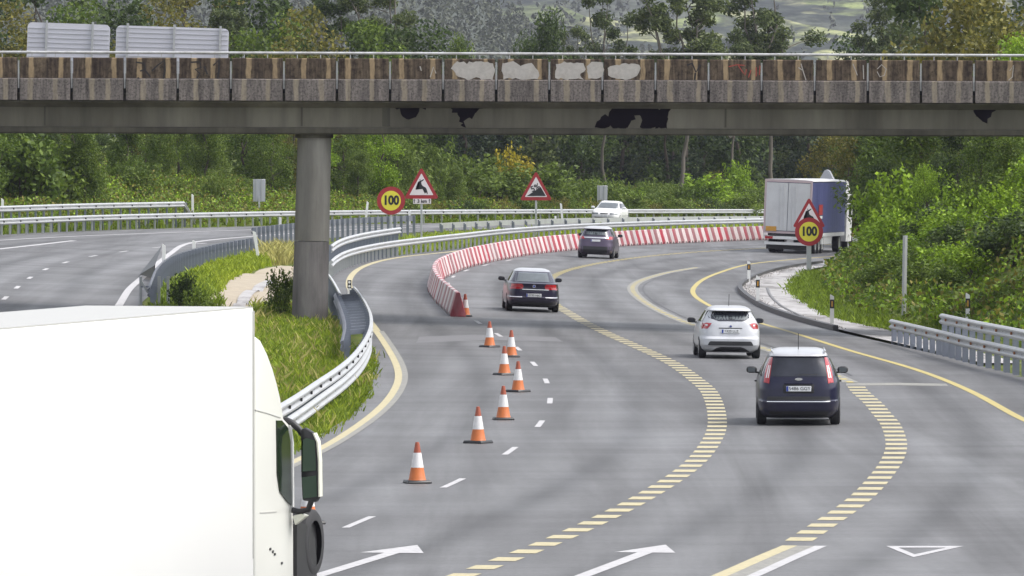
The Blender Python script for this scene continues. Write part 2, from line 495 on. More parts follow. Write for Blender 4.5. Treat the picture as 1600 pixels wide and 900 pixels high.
LINE1 = [(600, 945), (722, 899), (759, 887), (816, 865), (867, 845), (912, 824.5), (953, 805), (988, 788), (1016, 771), (1042, 755.5), (1067, 739), (1085, 724), (1099, 709), (1109, 694), (1117.5, 680), (1121, 668), (1121, 656), (1119, 640), (1114, 624), (1104, 606), (1091, 597),
         (1080, 587), (1067, 578), (1050, 567), (1030, 557), (1005, 546), (980, 535), (957, 525), (932, 513), (912, 503), (892, 491), (872, 479), (860, 466), (856, 452), (858, 440), (866, 431), (892, 421), (932, 412), (970, 406), (1000, 402), (1037, 398), (1100, 393), (1190, 388), (1300, 382)]
line1 = path(LINE1, step=0.5, sm=6)
s1 = arc(line1)[np.argmin(np.linalg.norm(line1 - P(872, 479)[:2], axis=1))]
i1 = np.argmin(np.linalg.norm(line1 - P(872, 479)[:2], axis=1))
mb = MB(); dashes(line1[:i1], 0.42, 0.006, mb, 0.95, 1.05); struct('lane_line', mb, M['paint_cream'])
mb = MB(); dashes(line1[i1:], 0.34, 0.006, mb, 1.0, 1.0); struct('lane_line', mb, M['paint_yellow'])
def set_across(o, line, off):
    me = o.data
    co = np.empty(len(me.vertices) * 3, np.float32); me.vertices.foreach_get('co', co); co = co.reshape(-1, 3)
    oy, ox = by_y(line)
    dx = np.gradient(ox, oy)
    dx = np.convolve(np.pad(dx, 8, mode='edge'), np.ones(17) / 17, 'valid')
    u = (co[:, 0] - np.interp(co[:, 1], oy, ox)) / np.sqrt(1 + np.interp(co[:, 1], oy, dx) ** 2) + off
    a = me.attributes.new('across', 'FLOAT', 'POINT'); a.data.foreach_set('value', u.astype(np.float32))
set_across(road_o, line1, 0.0)
LINE2 = [(1205, 872), (1251, 844), (1282, 823), (1311, 804), (1336, 786), (1354, 770), (1375, 746.5), (1391, 725), (1400, 705), (1401, 693), (1397, 676), (1389, 659), (1375, 644), (1369, 635), (1355, 622), (1342, 611), (1336, 601)]
line2 = path(LINE2, step=0.5, sm=4)
i2 = np.argmin(np.linalg.norm(line2 - P(1251, 846)[:2], axis=1))
mb = MB(); dashes(line2[i2:], 0.44, 0.006, mb, 0.95, 1.05); struct('lane_line', mb, M['paint_cream'])
solid = path([(1000, 975), (1080, 926), (1150, 897), (1200, 874), (1250, 853)], step=0.5, sm=3)
mb = MB(); ribbon(solid, 0.24, 0.006, mb, -0.16); struct('lane_line', mb, M['paint_cream'])
mb = MB(); ribbon(solid, 0.19, 0.006, mb, 0.33); struct('lane_line', mb, M['paint_white'])
mb = MB(); ribbon(solid, 0.34, 0.004, mb, 0.10); struct('lane_line', mb, M['paint_worn'])
FADE = [(1330, 598), (1290, 580), (1240, 560), (1180, 540), (1130, 523), (1080, 507), (1048, 494), (1020, 480), (1003, 469), (991, 458), (988, 449), (998, 440), (1024, 431), (1048, 425), (1090, 418)]
fade = path(FADE, step=0.7, sm=4)
mb = MB(); ribbon(fade, 0.42, 0.005, mb); struct('lane_line', mb, M['paint_worn'])
mb = MB(); dashes(fade, 0.18, 0.008, mb, 1.0, 1.2); struct('lane_line', mb, M['paint_yellow'])
mb = MB(); ribbon(fade[8:-4], 0.06, 0.006, mb, 0.42); struct('tar_seam', mb, M['asphalt_dark'])
# opposite carriageway markings
def line_px(px, wd, m, h=0.006, step=0.7, sm=3, dash=None):
    c = path(px, step=step, sm=sm)
    mb = MB()
    if dash: dashes(c, wd, h, mb, *dash)
    else: ribbon(c, wd, h, mb)
    return struct('edge_line' if not dash else 'lane_line', mb, m)
line_px([(-60, 379), (0, 375.5), (111, 369.5), (200, 366), (320, 361.5), (455, 357), (650, 352.5), (830, 350), (1000, 348.5)], 0.22, M['paint_white'])
line_px([(-50, 394), (0, 389), (55, 383), (116, 376)], 0.3, M['paint_white'])
line_px([(130, 530), (170, 500), (188, 474), (202, 452), (222, 434), (245, 413), (268, 395), (292, 381), (330, 375), (380, 370.5), (460, 364.5), (540, 359.5), (640, 355.5), (800, 352)], 0.26, M['paint_white'])
dq = path([(-20, 490), (8, 466), (27, 449), (47, 434), (71, 421), (103, 410), (146, 400), (194, 393), (247, 386.5), (310, 381), (400, 374), (500, 367), (640, 359.5)], step=0.5, sm=4)
set_across(road_2, dq, 0.0)
mb = MB()
for q in [(8, 466), (27, 449), (47, 434), (71, 421), (103, 410), (146, 400), (194, 393), (247, 386.5), (312, 380.5), (390, 374.5), (480, 368)]:
    k = arc(dq)[np.argmin(np.linalg.norm(dq - P(*q)[:2], axis=1))]
    ribbon(piece(dq, k - 1.6, k + 1.6), 0.16, 0.006, mb)
struct('lane_line', mb, M['paint_white'])
# arrows and the give-way triangle, painted where the lanes run
def arrow(name, tip_px, stem_px, width, m):
    t, s_ = P(*tip_px)[:2], P(*stem_px)[:2]
    d = (s_ - t) / np.linalg.norm(s_ - t); q = np.array([d[1], -d[0]])
    L = np.linalg.norm(s_ - t)
    pts = [t, t + d * 2.1 + q * width / 2, t + d * 2.1 + q * 0.12, t + d * L + q * 0.12, t + d * L - q * 0.12, t + d * 2.1 - q * 0.12, t + d * 2.1 - q * width / 2]
    p3 = lift(np.array(pts), 0.006)
    return struct(name, MB().add(p3, [(0, 1, 2), (0, 2, 5), (0, 5, 6), (2, 3, 4, 5)]), m)
arrow('road_arrow', (652, 852), (480, 905), 1.0, M['paint_white'])
arrow('road_arrow', (1040, 851.5), (890, 908), 0.95, M['paint_white'])
def px_poly(name, outer, inner, m, h=0.006):
    o, i = [P(*p, h=h) for p in outer], [P(*p, h=h) for p in inner]
    k = len(o)
    struct(name, MB().add(o + i, [(j, (j + 1) % k, k + (j + 1) % k, k + j) for j in range(k)]), m)
px_poly('give_way_triangle', [(1384, 853), (1506, 853), (1427, 870.5)], [(1404, 855.6), (1478, 855.6), (1429, 866)], M['paint_white'])
# worn pale band and joint across the lanes, dark patch under the bridge
def patch(poly, m, h=0.003):
    c = [P(*p, h=h) for p in poly]
    k = len(c) // 2
    struct('road_patch', MB().add(c, [(j, j + 1, len(c) - 2 - j, len(c) - 1 - j) for j in range(k - 1)]), m)
patch([(1322, 599), (1400, 598), (1478, 599.5), (1482, 603), (1400, 602), (1322, 602.5)], M['paint_worn'], 0.005)
patch([(655, 526), (740, 523), (868, 527), (880, 534), (760, 531), (650, 536)], M['asphalt_worn'])
# ------------------------------------------------------------------ kerb gutter and concrete verge on the inside of the right-hand bend
V_IN = [(1600, 575), (1397, 521), (1367, 515), (1331, 508), (1292, 498), (1271, 489), (1250, 476), (1229, 460), (1226, 450), (1229, 442), (1244, 430), (1263, 421), (1300, 414.5)]
m, n, l, b = nodes_of('verge_concrete')
pos = n.new('ShaderNodeNewGeometry').outputs['Position']
f1 = noise(n, l, pos, 2.2, 6, 0.7); f2 = noise(n, l, mapping(n, l, pos, (1, 0.3, 1)), 0.7, 5, 0.7)
c1 = ramp(n, l, f1, [(0.3, (0.24, 0.23, 0.235)), (0.6, (0.42, 0.41, 0.41))])
c2 = mix(n, l, 0.8, c1, ramp(n, l, f2, [(0.38, (0.30, 0.28, 0.26)), (0.5, (0.85, 0.84, 0.83)), (0.7, (1.1, 1.1, 1.1))]), 'MULTIPLY')
l.new(c2, b.inputs['Base Color']); b.inputs['Roughness'].default_value = 0.8
M['verge_concrete'] = m
M['rubble'] = mat('rubble_stone', (0.36, 0.34, 0.33), 0.9, 0, 0.5, 6)
v_in = path(V_IN, step=1.0, sm=2)
ky = np.arange(P(1560, 570)[1], P(1300, 413)[1], 0.75)
vin_x = lambda Y: float(np.interp(Y, *by_y(v_in)))
sheet('concrete_gutter', ky, lambda Y: float(xr_main(Y)) + 0.18, lambda Y: max(vin_x(Y) + 0.25, float(xr_main(Y)) + 0.4), M['verge_concrete'], 0.05, 8)
kb = MB()
kc = np.array([(float(xr_main(Y)), Y) for Y in ky if Y > P(1300, 517)[1]])
for a, c in zip(kc[:-1], kc[1:]):
    za, zc = float(S(*a)), float(S(*c))
    kb.bar((a[0] + 0.09, a[1], za + 0.06), (c[0] + 0.09, c[1], zc + 0.06), 0.18, 0.22)
tag(kb.build('kerb', M['asphalt_dark']), kind='structure')
# rubble and grit along the kerb
rr_ = np.random.default_rng(4)
sv = []
for i_ in range(420):
    Y = rr_.uniform(P(1290, 515)[1], P(1240, 417)[1]); X = float(xr_main(Y)) + 0.22 + abs(rr_.normal(0, 0.22))
    if X > vin_x(Y): continue
    r0 = rr_.uniform(0.02, 0.055); a0 = rr_.uniform(0, 3.1)
    z = float(S(X, Y)) + 0.05
    p4 = np.array([(math.cos(a0 + k * 1.571) * r0 * rr_.uniform(0.7, 1.3), math.sin(a0 + k * 1.571) * r0 * rr_.uniform(0.7, 1.3), 0) for k in range(4)]) + (X, Y, z)
    t4 = (p4 - (X, Y, z)) * 0.6 + (X, Y, z + r0 * 0.9)
    sv += [t4[[0, 1, 2, 3]]] + [np.array([p4[k], p4[(k + 1) % 4], t4[(k + 1) % 4], t4[k]]) for k in range(4)]
tag(link_mesh('rubble', quads('rubble', np.array(sv), M['rubble'])), kind='stuff')
# shallow channel line in the concrete
ch = path([(1199, 452), (1204, 464), (1222, 481), (1250, 495), (1284, 507)], step=0.7, sm=2)
mb = MB(); ribbon(ch, 0.10, 0.075, mb); struct('gutter_channel', mb, M['asphalt_worn'])

# ================================================================== TERRAIN
ctrl = []
def cp(c, h, every=3):
    for q in np.asarray(c)[::every]:
        ctrl.append((q[0], q[1], h))
cp(main_L, -0.05); cp(main_R, -0.05); cp(opp_R, -0.02); cp(opp_L, -0.02); cp(v_in, 0.0, 2)
for q in kc: ctrl.append((q[0] + 0.8, q[1], -0.08))
cp((main_L[:-40] + 0) * 1, -0.05, 6)
for Y in np.arange(90, 470, 8):                       # under the roads
    for X in np.linspace(xl_main(Y), xr_main(Y), 5): ctrl.append((X, Y, -0.05))
    if Y > 190:
        for X in np.linspace(max(xl_opp(Y), -70), xr_opp(Y), 6): ctrl.append((X, Y, -0.05))
# median between the carriageways: a shallow swale
for px in [(340, 470), (380, 450), (420, 425), (470, 400)]: ctrl.append((*P(*px)[:2], -0.25))
for px in [(420, 480), (460, 520), (500, 560), (520, 590), (430, 600), (420, 560)]: ctrl.append((*P(*px)[:2], 0.0))
# right-hand embankment
v_all = path([(2100, 700), (1760, 620), (1600, 572), (1490, 541), (1397, 521), (1331, 508), (1271, 489), (1229, 460), (1226, 450), (1263, 421), (1340, 406), (1460, 396), (1600, 387)], step=3.0)
for q in v_all:
    for d_, h_ in ((1.2, 0.10), (3.5, 0.9), (7, 2.6), (11, 4.2), (16, 5.4), (24, 6.4), (45, 7.5)):
        if q[0] + d_ > 9: ctrl.append((q[0] + d_, q[1] + d_ * 0.15, h_))
# bank behind the opposite carriageway
ol = resample(opp_L, 4.0)
for q, t in zip(ol, tangents(ol)):
    nrm = np.array([-t[1], t[0]])
    left = 1 - smooth(-14, 2, q[0])                    # the bank is tall on the left and low in the middle
    for d_, h_ in ((1.2, 0.0), (4, 0.35 + 0.4 * left), (9, 0.6 + 1.3 * left), (16, 0.8 + 2.4 * left), (30, 1.0 + 3.2 * left), (60, 1.0 + 3.5 * left), (120, 1.0 + 3 * left)):
        p_ = q + nrm * d_
        ctrl.append((p_[0], p_[1], h_))
ctrl = np.array(ctrl)
for X, Y, h_ in [(-80, 520, 6), (80, 520, 7), (0, 640, 1.5), (60, 640, 3), (-60, 640, 5), (0, 760, 1), (-80, 300, 1.0), (80, 200, 8), (80, 340, 8), (-30, 100, 0), (-30, 160, 0), (-60, 200, 0)]:
    ctrl = np.vstack([ctrl, (X, Y, h_)])
def hill_extra(X, Y):
    """height over the banked road plane, from the control points"""
    X, Y = np.atleast_1d(X).astype(float), np.atleast_1d(Y).astype(float)
    out = np.empty(len(X))
    for i in range(0, len(X), 4000):
        d2 = (X[i:i + 4000, None] - ctrl[None, :, 0]) ** 2 + (Y[i:i + 4000, None] - ctrl[None, :, 1]) ** 2 + 0.15
        k = min(14, len(ctrl) - 1)
        idx = np.argpartition(d2, k, axis=1)[:, :k]
        dd = np.take_along_axis(d2, idx, 1)
        wgt = 1 / dd ** 1.5
        out[i:i + 4000] = (wgt * ctrl[idx, 2]).sum(1) / wgt.sum(1)
    return out
def right_edge(Y):
    r = np.interp(Y, *by_y(main_R))
    return np.where((Y > ky[0]) & (Y < ky[-1]), np.maximum(r, np.interp(Y, *by_y(v_in))), r)
def in_road(X, Y):
    a = (X > np.interp(Y, *by_y(main_L)) + 1.5) & (X < right_edge(Y) - 1.0) & (Y < YMAX) & (Y > 74)
    xl2 = xl_opp(np.atleast_1d(Y))
    b_ = (X > xl2 + 1.5) & (X < np.interp(Y, *by_y(opp_R)) - 1.5) & (Y > 190) & (Y < YO)
    return a | b_
def ground_z(X, Y):
    X, Y = np.atleast_1d(X).astype(float), np.atleast_1d(Y).astype(float)
    return S(X, Y) + hill_extra(X, Y)
gx = np.r_[-850, -600, -400, -280, -200, -150, -115, -92, np.arange(-78, 78.1, 1.3), 92, 115, 150, 200, 280, 400, 600, 850]
gy = np.r_[-40, 0, 30, 50, np.arange(62, 500, 1.6), np.arange(500, 660, 4), np.arange(660, 900, 12), 950, 1050, 1200, 1400, 1700, 2100, 2600, 3200, 3900, 4700]
GX, GY = np.meshgrid(gx, gy)
gz = ground_z(GX.ravel(), GY.ravel())
gz = gz - np.where(in_road(GX.ravel(), GY.ravel()), 0.45, 0.0)
gz += (GY.ravel() > 560) * np.clip((GY.ravel() - 560) / 200, 0, 1) * -1.0
bumpy = np.where(np.abs(hill_extra(GX.ravel(), GY.ravel())) > 0.5, rng.normal(0, 0.08, GX.size), 0)
gz = gz + bumpy
nc = len(gx)
gf = [(i * nc + j, i * nc + j + 1, (i + 1) * nc + j + 1, (i + 1) * nc + j) for i in range(len(gy) - 1) for j in range(nc - 1)]
m, n, l, b = nodes_of('ground_grass')
pos = n.new('ShaderNodeNewGeometry').outputs['Position']
f1 = noise(n, l, pos, 0.5, 5, 0.65); f2 = noise(n, l, pos, 6, 4, 0.7)
c1 = ramp(n, l, f1, [(0.3, (0.055, 0.080, 0.018)), (0.5, (0.095, 0.125, 0.024)), (0.68, (0.15, 0.15, 0.05))])
l.new(mix(n, l, 0.8, c1, ramp(n, l, f2, [(0.3, (0.55, 0.55, 0.5)), (0.7, (1.25, 1.25, 1.1))]), 'MULTIPLY'), b.inputs['Base Color'])
b.inputs['Roughness'].default_value = 0.9; b.inputs['Specular IOR Level'].default_value = 0.15
M['ground'] = m
tag(MB().add(np.c_[GX.ravel(), GY.ravel(), gz], gf).build('ground', M['ground'], smooth_deg=180, recalc=False), kind='structure')
# dirt track with a pale channel between the carriageways
M['dirt'] = mat('dry_dirt', (0.34, 0.29, 0.22), 0.9, 0, 0.35, 2.0, bmp=0.4)
def ground_ribbon(name, px, wd, m, h):
    c = path(px, step=0.8, sm=2)
    k = 6
    offs = np.linspace(-wd / 2, wd / 2, k)
    v = []
    for o_ in offs:
        q = offset(c, o_)
        v.append(np.c_[q, ground_z(q[:, 0], q[:, 1]) + h])
    N = len(c)
    f = [(a * N + i, (a + 1) * N + i, (a + 1) * N + i + 1, a * N + i + 1) for a in range(k - 1) for i in range(N - 1)]
    return tag(MB().add(np.vstack(v), f).build(name, m, smooth_deg=60, recalc=False), kind='structure')
ground_ribbon('dirt_path', [(345, 520), (360, 490), (372, 470), (385, 450), (408, 436), (440, 425), (480, 417)], 2.3, M['dirt'], 0.05)
ground_ribbon('drain_channel', [(366, 500), (374, 480), (382, 466), (398, 452), (424, 440)], 0.42, M['verge_concrete'], 0.09)
print('ground ok')
# ================================================================== OVERPASS
BY = 233.6                                             # the face of the bridge stands this far off
sB = BY / FPX
def bz(y): return float(PY(800, y, BY)[2])
def streak_mat(name, lo, mid, hi, tan, upper):
    m, n, l, b = nodes_of(name)
    v = coords(n); oi = n.new('ShaderNodeObjectInfo').outputs['Random']
    sh = n.new('ShaderNodeVectorMath'); sh.operation = 'ADD'
    cb = n.new('ShaderNodeCombineXYZ'); l.new(mth(n, l, 'MULTIPLY', oi, 57.0), cb.inputs[0]); l.new(mth(n, l, 'MULTIPLY', oi, 31.0), cb.inputs[2])
    l.new(v, sh.inputs[0]); l.new(cb.outputs[0], sh.inputs[1])
    vs = sh.outputs[0]
    streak = noise(n, l, mapping(n, l, vs, (1, 1, 0.10)), 6.5, 5, 0.7, 0.2)
    blot = noise(n, l, vs, 5 if upper else 14, 5, 0.7)
    c = ramp(n, l, streak, [(0.30, lo), (0.48, mid), (0.68, hi)])
    c = mix(n, l, 0.75, c, ramp(n, l, blot, [(0.36, (0.28, 0.26, 0.26)), (0.52, (1, 1, 1)), (0.75, (1.4, 1.35, 1.3))]), 'MULTIPLY')
    # two pale runs under the drain slots of every panel, wavering and fading
    sx = n.new('ShaderNodeSeparateXYZ'); l.new(v, sx.inputs[0])
    wob = mth(n, l, 'MULTIPLY', mth(n, l, 'SUBTRACT', noise(n, l, mapping(n, l, vs, (1.0, 1, 0.7)), 2.6, 5), 0.5), 0.16)
    x = mth(n, l, 'ADD', sx.outputs[0], wob)
    def band(c0, hw):
        d = mth(n, l, 'ABSOLUTE', mth(n, l, 'SUBTRACT', x, mth(n, l, 'ADD', c0, mth(n, l, 'MULTIPLY', mth(n, l, 'SUBTRACT', mth(n, l, 'FRACT', mth(n, l, 'MULTIPLY', oi, 7.3 + 9 * abs(c0))), 0.5), 0.34))))
        return mth(n, l, 'MINIMUM', mth(n, l, 'MAXIMUM', mth(n, l, 'MULTIPLY', mth(n, l, 'SUBTRACT', hw, d), 28.0), 0.0), 1.0)
    k = mth(n, l, 'MAXIMUM', band(-0.34, 0.10), band(0.42, 0.09))
    k = mth(n, l, 'MULTIPLY', k, ramp(n, l, noise(n, l, mapping(n, l, vs, (1, 1, 0.3)), 9, 4, 0.7), [(0.25, (0.35,) * 3), (0.6, (1,) * 3)]))
    c = mix(n, l, mth(n, l, 'MULTIPLY', k, 0.92 if upper else 0.6), c, tan)
    l.new(c, b.inputs['Base Color']); b.inputs['Roughness'].default_value = 0.85; b.inputs['Specular IOR Level'].default_value = 0.2
    bump(n, l, b, blot, 0.25, 0.02)
    return m
M['panel_upper'] = streak_mat('stained_parapet_concrete', (0.030, 0.022, 0.019), (0.075, 0.056, 0.043), (0.17, 0.13, 0.09), (0.36, 0.265, 0.16), True)
M['panel_lower'] = streak_mat('speckled_parapet_concrete', (0.075, 0.066, 0.063), (0.145, 0.128, 0.12), (0.23, 0.20, 0.185), (0.34, 0.285, 0.205), False)
def concrete(name, cols, sc=0.6, vs=(1, 1, 0.25)):
    m, n, l, b = nodes_of(name)
    v = coords(n)
    a = noise(n, l, mapping(n, l, v, vs), sc, 6, 0.65)
    g = noise(n, l, mapping(n, l, v, (1, 1, 0.06)), sc * 5, 5, 0.65)
    c = ramp(n, l, a, [(0.32, cols[0]), (0.52, cols[1]), (0.7, cols[2])])
    l.new(mix(n, l, 0.6, c, ramp(n, l, g, [(0.3, (0.6, 0.6, 0.6)), (0.6, (1.1, 1.1, 1.08))]), 'MULTIPLY'), b.inputs['Base Color'])
    b.inputs['Roughness'].default_value = 0.8; b.inputs['Specular IOR Level'].default_value = 0.3
    return m
M['girder'] = concrete('girder_concrete', [(0.080, 0.073, 0.056), (0.125, 0.115, 0.091), (0.18, 0.168, 0.135)], 0.35)
M['girder_flange'] = concrete('girder_flange_concrete', [(0.05, 0.045, 0.036), (0.075, 0.07, 0.054), (0.10, 0.092, 0.07)], 0.6)
M['pier'] = concrete('pier_concrete', [(0.14, 0.13, 0.115), (0.22, 0.21, 0.19), (0.28, 0.27, 0.245)], 0.5)
M['pier_dark'] = concrete('pier_damp_concrete', [(0.105, 0.096, 0.096), (0.175, 0.163, 0.158), (0.24, 0.226, 0.212)], 1.1)
M['stain'] = mat('wet_black_stain', (0.006, 0.004, 0.007), 0.9, 0, 0.4, 3, spec=0.1)
M['whitewash'] = mat('whitewash', (0.44, 0.41, 0.385), 0.85, 0, 0.25, 7, dirt=(0.2, 0.16, 0.13), dirt_amt=0.35)
M['spray_black'] = mat('black_spray_paint', (0.012, 0.010, 0.012), 0.6, 0, 0.2, 5)
M['spray_red'] = mat('red_spray_paint', (0.32, 0.05, 0.035), 0.6, 0, 0.2, 5)
M['white_steel'] = mat('white_steel', (0.50, 0.50, 0.51), 0.45, 0.2, 0.25, 5, dirt=(0.14, 0.11, 0.08), dirt_amt=0.6)

bridge = thing('overpass', 'concrete road overpass with stained parapet panels crossing above the motorway on a round pier', 'bridge', (0, BY, 0))
bridge.rotation_euler = (0, R(0.19), 0)                # the deck falls slightly to the right
z_top, z_mid, z_bot = bz(92), bz(125), bz(158.5)
z_g1, z_fl, z_sof = bz(160), bz(203), bz(211)
pitch_ = 82.9 * sB
def panel_prof(upper):
    if upper: return [(-0.015, z_mid + 0.02), (-0.015, z_top - 0.03), (0.0, z_top), (0.22, z_top), (0.26, z_mid + 0.02)]
    return [(-0.075, z_bot), (-0.065, z_mid - 0.02), (-0.035, z_mid), (0.26, z_mid), (0.30, z_bot)]
proto_u = proto_l = None
pan = {}
for k in range(-13, 34):
    xc = (28 + 82.9 * k + 41.5 - 800) * sB
    if proto_u is None:
        hw = pitch_ / 2 - 0.045
        proto_l = MB().prism(panel_prof(False), 'x', -hw, hw).build('parapet_panel', M['panel_lower'], bridge)
        proto_u = MB().prism(panel_prof(True), 'x', -hw, hw).build('panel_upper', M['panel_upper'], proto_l)
        a, c = proto_l, proto_u
    else:
        a = proto_l.copy(); COL.objects.link(a); a.parent = bridge
        c = proto_u.copy(); COL.objects.link(c); c.parent = a
    a.location = (xc, 0, 0)
    pan[k] = a
X0, X1 = (28 - 13 * 82.9 - 800) * sB, (28 + 34 * 82.9 - 800) * sB
DW = 9.4                                               # deck width
deck = MB().box(((X0 + X1) / 2, DW / 2, (z_bot + z_mid) / 2 - 0.25), (X1 - X0, DW - 0.62, 0.30)).build('deck_slab', M['girder'], bridge)
# dark joint behind the lower half of the panels, then the girder with its bottom flange
gir = MB()
gir.prism([(0.34, z_bot - 0.10), (0.05, z_bot - 0.02), (0.05, z_bot - 0.06), (0.36, z_bot - 0.22), (0.36, z_fl + 0.06), (DW - 0.36, z_fl + 0.06), (DW - 0.36, z_bot - 0.1)], 'x', X0, X1)
gir.build('girder', M['girder'], bridge)
MB().prism([(0.30, z_sof), (0.26, z_sof + 0.05), (0.26, z_fl + 0.03), (0.34, z_fl + 0.06), (DW - 0.34, z_fl + 0.06), (DW - 0.26, z_fl), (DW - 0.3, z_sof)], 'x', X0, X1).build('bottom_flange', M['girder_flange'], bridge)
MB().prism([(0.32, z_bot + 0.01), (0.32, z_mid), (0.40, z_mid), (0.40, z_bot - 0.1), (0.345, z_bot - 0.1)], 'x', X0, X1).build('joint_backing', M['black'], bridge)
MB().prism([(DW - 0.3, z_bot - 0.05), (DW - 0.3, z_top - 0.45), (DW - 0.05, z_top - 0.45), (DW, z_bot - 0.05)], 'x', X0, X1).build('rear_parapet', M['panel_lower'], bridge)
# joints between girder lengths
for px in (68, 470, 602, 1133):
    MB().box(((px - 800) * sB, 0.352, (z_bot + z_fl) / 2 - 0.05), (0.06 if px != 602 else 0.25, 0.02, z_bot - z_fl - 0.3)).build('girder_joint', M['girder_flange'], bridge)
# black water stains on the girder, each with its own outline
def blot(name, poly, m, y, parent, seed=1, jag=0.02):
    r_ = np.random.default_rng(seed)
    p = [((x - 800) * sB, bz(yy)) for x, yy in poly]
    q = []
    for (a, b_) in zip(p, p[1:] + p[:1]):
        L = math.hypot(b_[0] - a[0], b_[1] - a[1]); k = max(1, int(L / 0.09))
        for t in np.arange(k) / k:
            q.append((a[0] + (b_[0] - a[0]) * t + r_.normal(0, jag), a[1] + (b_[1] - a[1]) * t + r_.normal(0, jag)))
    o = MB().prism(q, 'y', y, y + 0.004).build(name, m, parent)
    return o
gy_ = 0.353
blot('water_stain', [(610, 166), (668, 165), (655, 172), (647, 184), (640, 186), (628, 183), (622, 172)], M['stain'], gy_, bridge, 1, 0.045)
blot('water_stain', [(700, 165), (765, 165), (748, 172), (738, 184), (730, 188), (722, 201), (718, 198), (716, 184), (712, 174)], M['stain'], gy_, bridge, 2, 0.045)
blot('water_stain', [(945, 176), (960, 168), (1045, 167), (1040, 200), (1000, 200), (998, 178), (992, 178), (979, 201), (930, 201), (932, 186)], M['stain'], gy_, bridge, 3, 0.045)
blot('water_stain', [(1522, 167), (1560, 166), (1545, 176), (1541, 186), (1536, 188), (1530, 182), (1524, 182)], M['stain'], gy_, bridge, 4, 0.045)
# whitewash, scrawls and scratches on the upper halves
def on_panel(px): return pan[int((px - 28) // 82.9)]
def paint_on(px_poly_, m, seed, name='paint_patch', jag=0.02, y=-0.021):
    pp = on_panel(np.mean([p[0] for p in px_poly_]))
    o = blot(name, px_poly_, m, y, None, seed, jag)
    o.data.transform(Matrix.Translation((-pp.location.x, 0, 0)))
    o.parent = pp
    return o
paint_on([(704, 106), (712, 96), (728, 99), (742, 95), (770, 99), (773, 112), (768, 124), (752, 125), (748, 120), (738, 121), (730, 125), (714, 121)], M['whitewash'], 5)
paint_on([(783, 100), (800, 97), (812, 102), (828, 100), (836, 105), (843, 116), (838, 123), (815, 124), (785, 123)], M['whitewash'], 6)
paint_on([(867, 100), (880, 97), (900, 98), (912, 97), (915, 108), (905, 117), (912, 123), (898, 123), (880, 124), (866, 122)], M['whitewash'], 7)
paint_on([(917, 102), (925, 96), (938, 98), (942, 110), (940, 120), (930, 123), (918, 122)], M['whitewash'], 8)
paint_on([(949, 106), (958, 101), (985, 100), (998, 101), (1001, 108), (993, 117), (978, 124), (958, 122), (950, 117)], M['whitewash'], 9)
def scrawl(strokes, m, wd=0.05, name='graffiti', y=-0.023):
    pp = on_panel(np.mean([p[0] for s_ in strokes for p in s_]))
    for s_ in strokes:
        mb = MB()
        c = [((x - 800) * sB - pp.location.x, bz(yy)) for x, yy in s_]
        n_ = len(c)
        d = np.gradient(np.array(c), axis=0); d /= np.linalg.norm(d, axis=1, keepdims=True) + 1e-9
        q = np.c_[-d[:, 1], d[:, 0]] * wd / 2
        poly = [tuple(np.array(p) + k) for p, k in zip(c, q)] + [tuple(np.array(p) - k) for p, k in list(zip(c, q))[::-1]]
        v = [(x, yy_, z) for yy_ in (y, y + 0.005) for x, z in poly]
        m2 = 2 * n_
        f = [(i, i + 1, m2 - 2 - i, m2 - 1 - i) for i in range(n_ - 1)]
        f += [tuple(m2 + j for j in q_) for q_ in f] + [(i, (i + 1) % m2, m2 + (i + 1) % m2, m2 + i) for i in range(m2)]
        mb.add(v, f).build(name, m, pp)
scrawl([[(211, 99), (224, 101), (226, 110), (218, 113)], [(214, 123), (220, 128), (232, 129), (243, 126)], [(236, 113), (245, 104), (256, 96), (257, 112), (254, 125)], [(226, 112), (234, 122)]], M['spray_black'])
scrawl([[(297, 99), (311, 98), (313, 107), (304, 110), (311, 116), (307, 124)], [(332, 104), (341, 95), (341, 110), (339, 124)], [(318, 105), (323, 118)]], M['spray_black'])
scrawl([[(1072, 101), (1080, 98), (1086, 112), (1093, 100)], [(1085, 113), (1084, 124)]], M['spray_black'], 0.06)
scrawl([[(1137, 103), (1150, 100), (1162, 101)], [(1152, 101), (1158, 110), (1163, 116), (1165, 107)], [(1172, 108), (1168, 120)], [(1180, 104), (1180, 118)], [(1186, 101), (1185, 116)]], M['spray_red'], 0.03)
scrawl([[(1250, 98), (1254, 112), (1258, 124)], [(1246, 104), (1252, 108)]], M['whitewash'], 0.03)
scrawl([[(1331, 98), (1336, 110), (1338, 116)], [(1347, 100), (1348, 122)]], M['whitewash'], 0.025)
scrawl([[(1369, 106), (1376, 99), (1383, 106), (1380, 116), (1373, 118), (1369, 110)]], M['whitewash'], 0.025)
scrawl([[(655, 104), (657, 111)], [(671, 121), (676, 105), (680, 115)]], M['whitewash'], 0.03)
scrawl([[(1576, 108), (1582, 99), (1580, 118), (1574, 123)]], M['whitewash'], 0.025)
# railing: white posts in the gaps and one tube
rail = MB().tube([(X0, 0.10, bz(84)), (X1, 0.10, bz(84))], 0.045, 10).build('handrail', M['white_steel'], bridge, 60)
pr = br = None
for k in range(-12, 34):
    xg = (28 + 82.9 * k - 800) * sB
    if pr is None:
        pr = MB().box((0, 0.03, (bz(140) + bz(97)) / 2), (0.05, 0.03, bz(97) - bz(140))).build('railing_post', M['white_steel'], rail)
        o = pr
    else:
        o = pr.copy(); COL.objects.link(o); o.parent = rail
    o.location.x = xg
    for dx in (0.42, 1.16):
        if br is None:
            br = MB().box((0, 0.10, (bz(84) + z_top) / 2), (0.03, 0.03, bz(84) - z_top + 0.02)).build('rail_bracket', M['white_steel'], rail); o = br
        else:
            o = br.copy(); COL.objects.link(o); o.parent = rail
        o.location.x = xg + dx
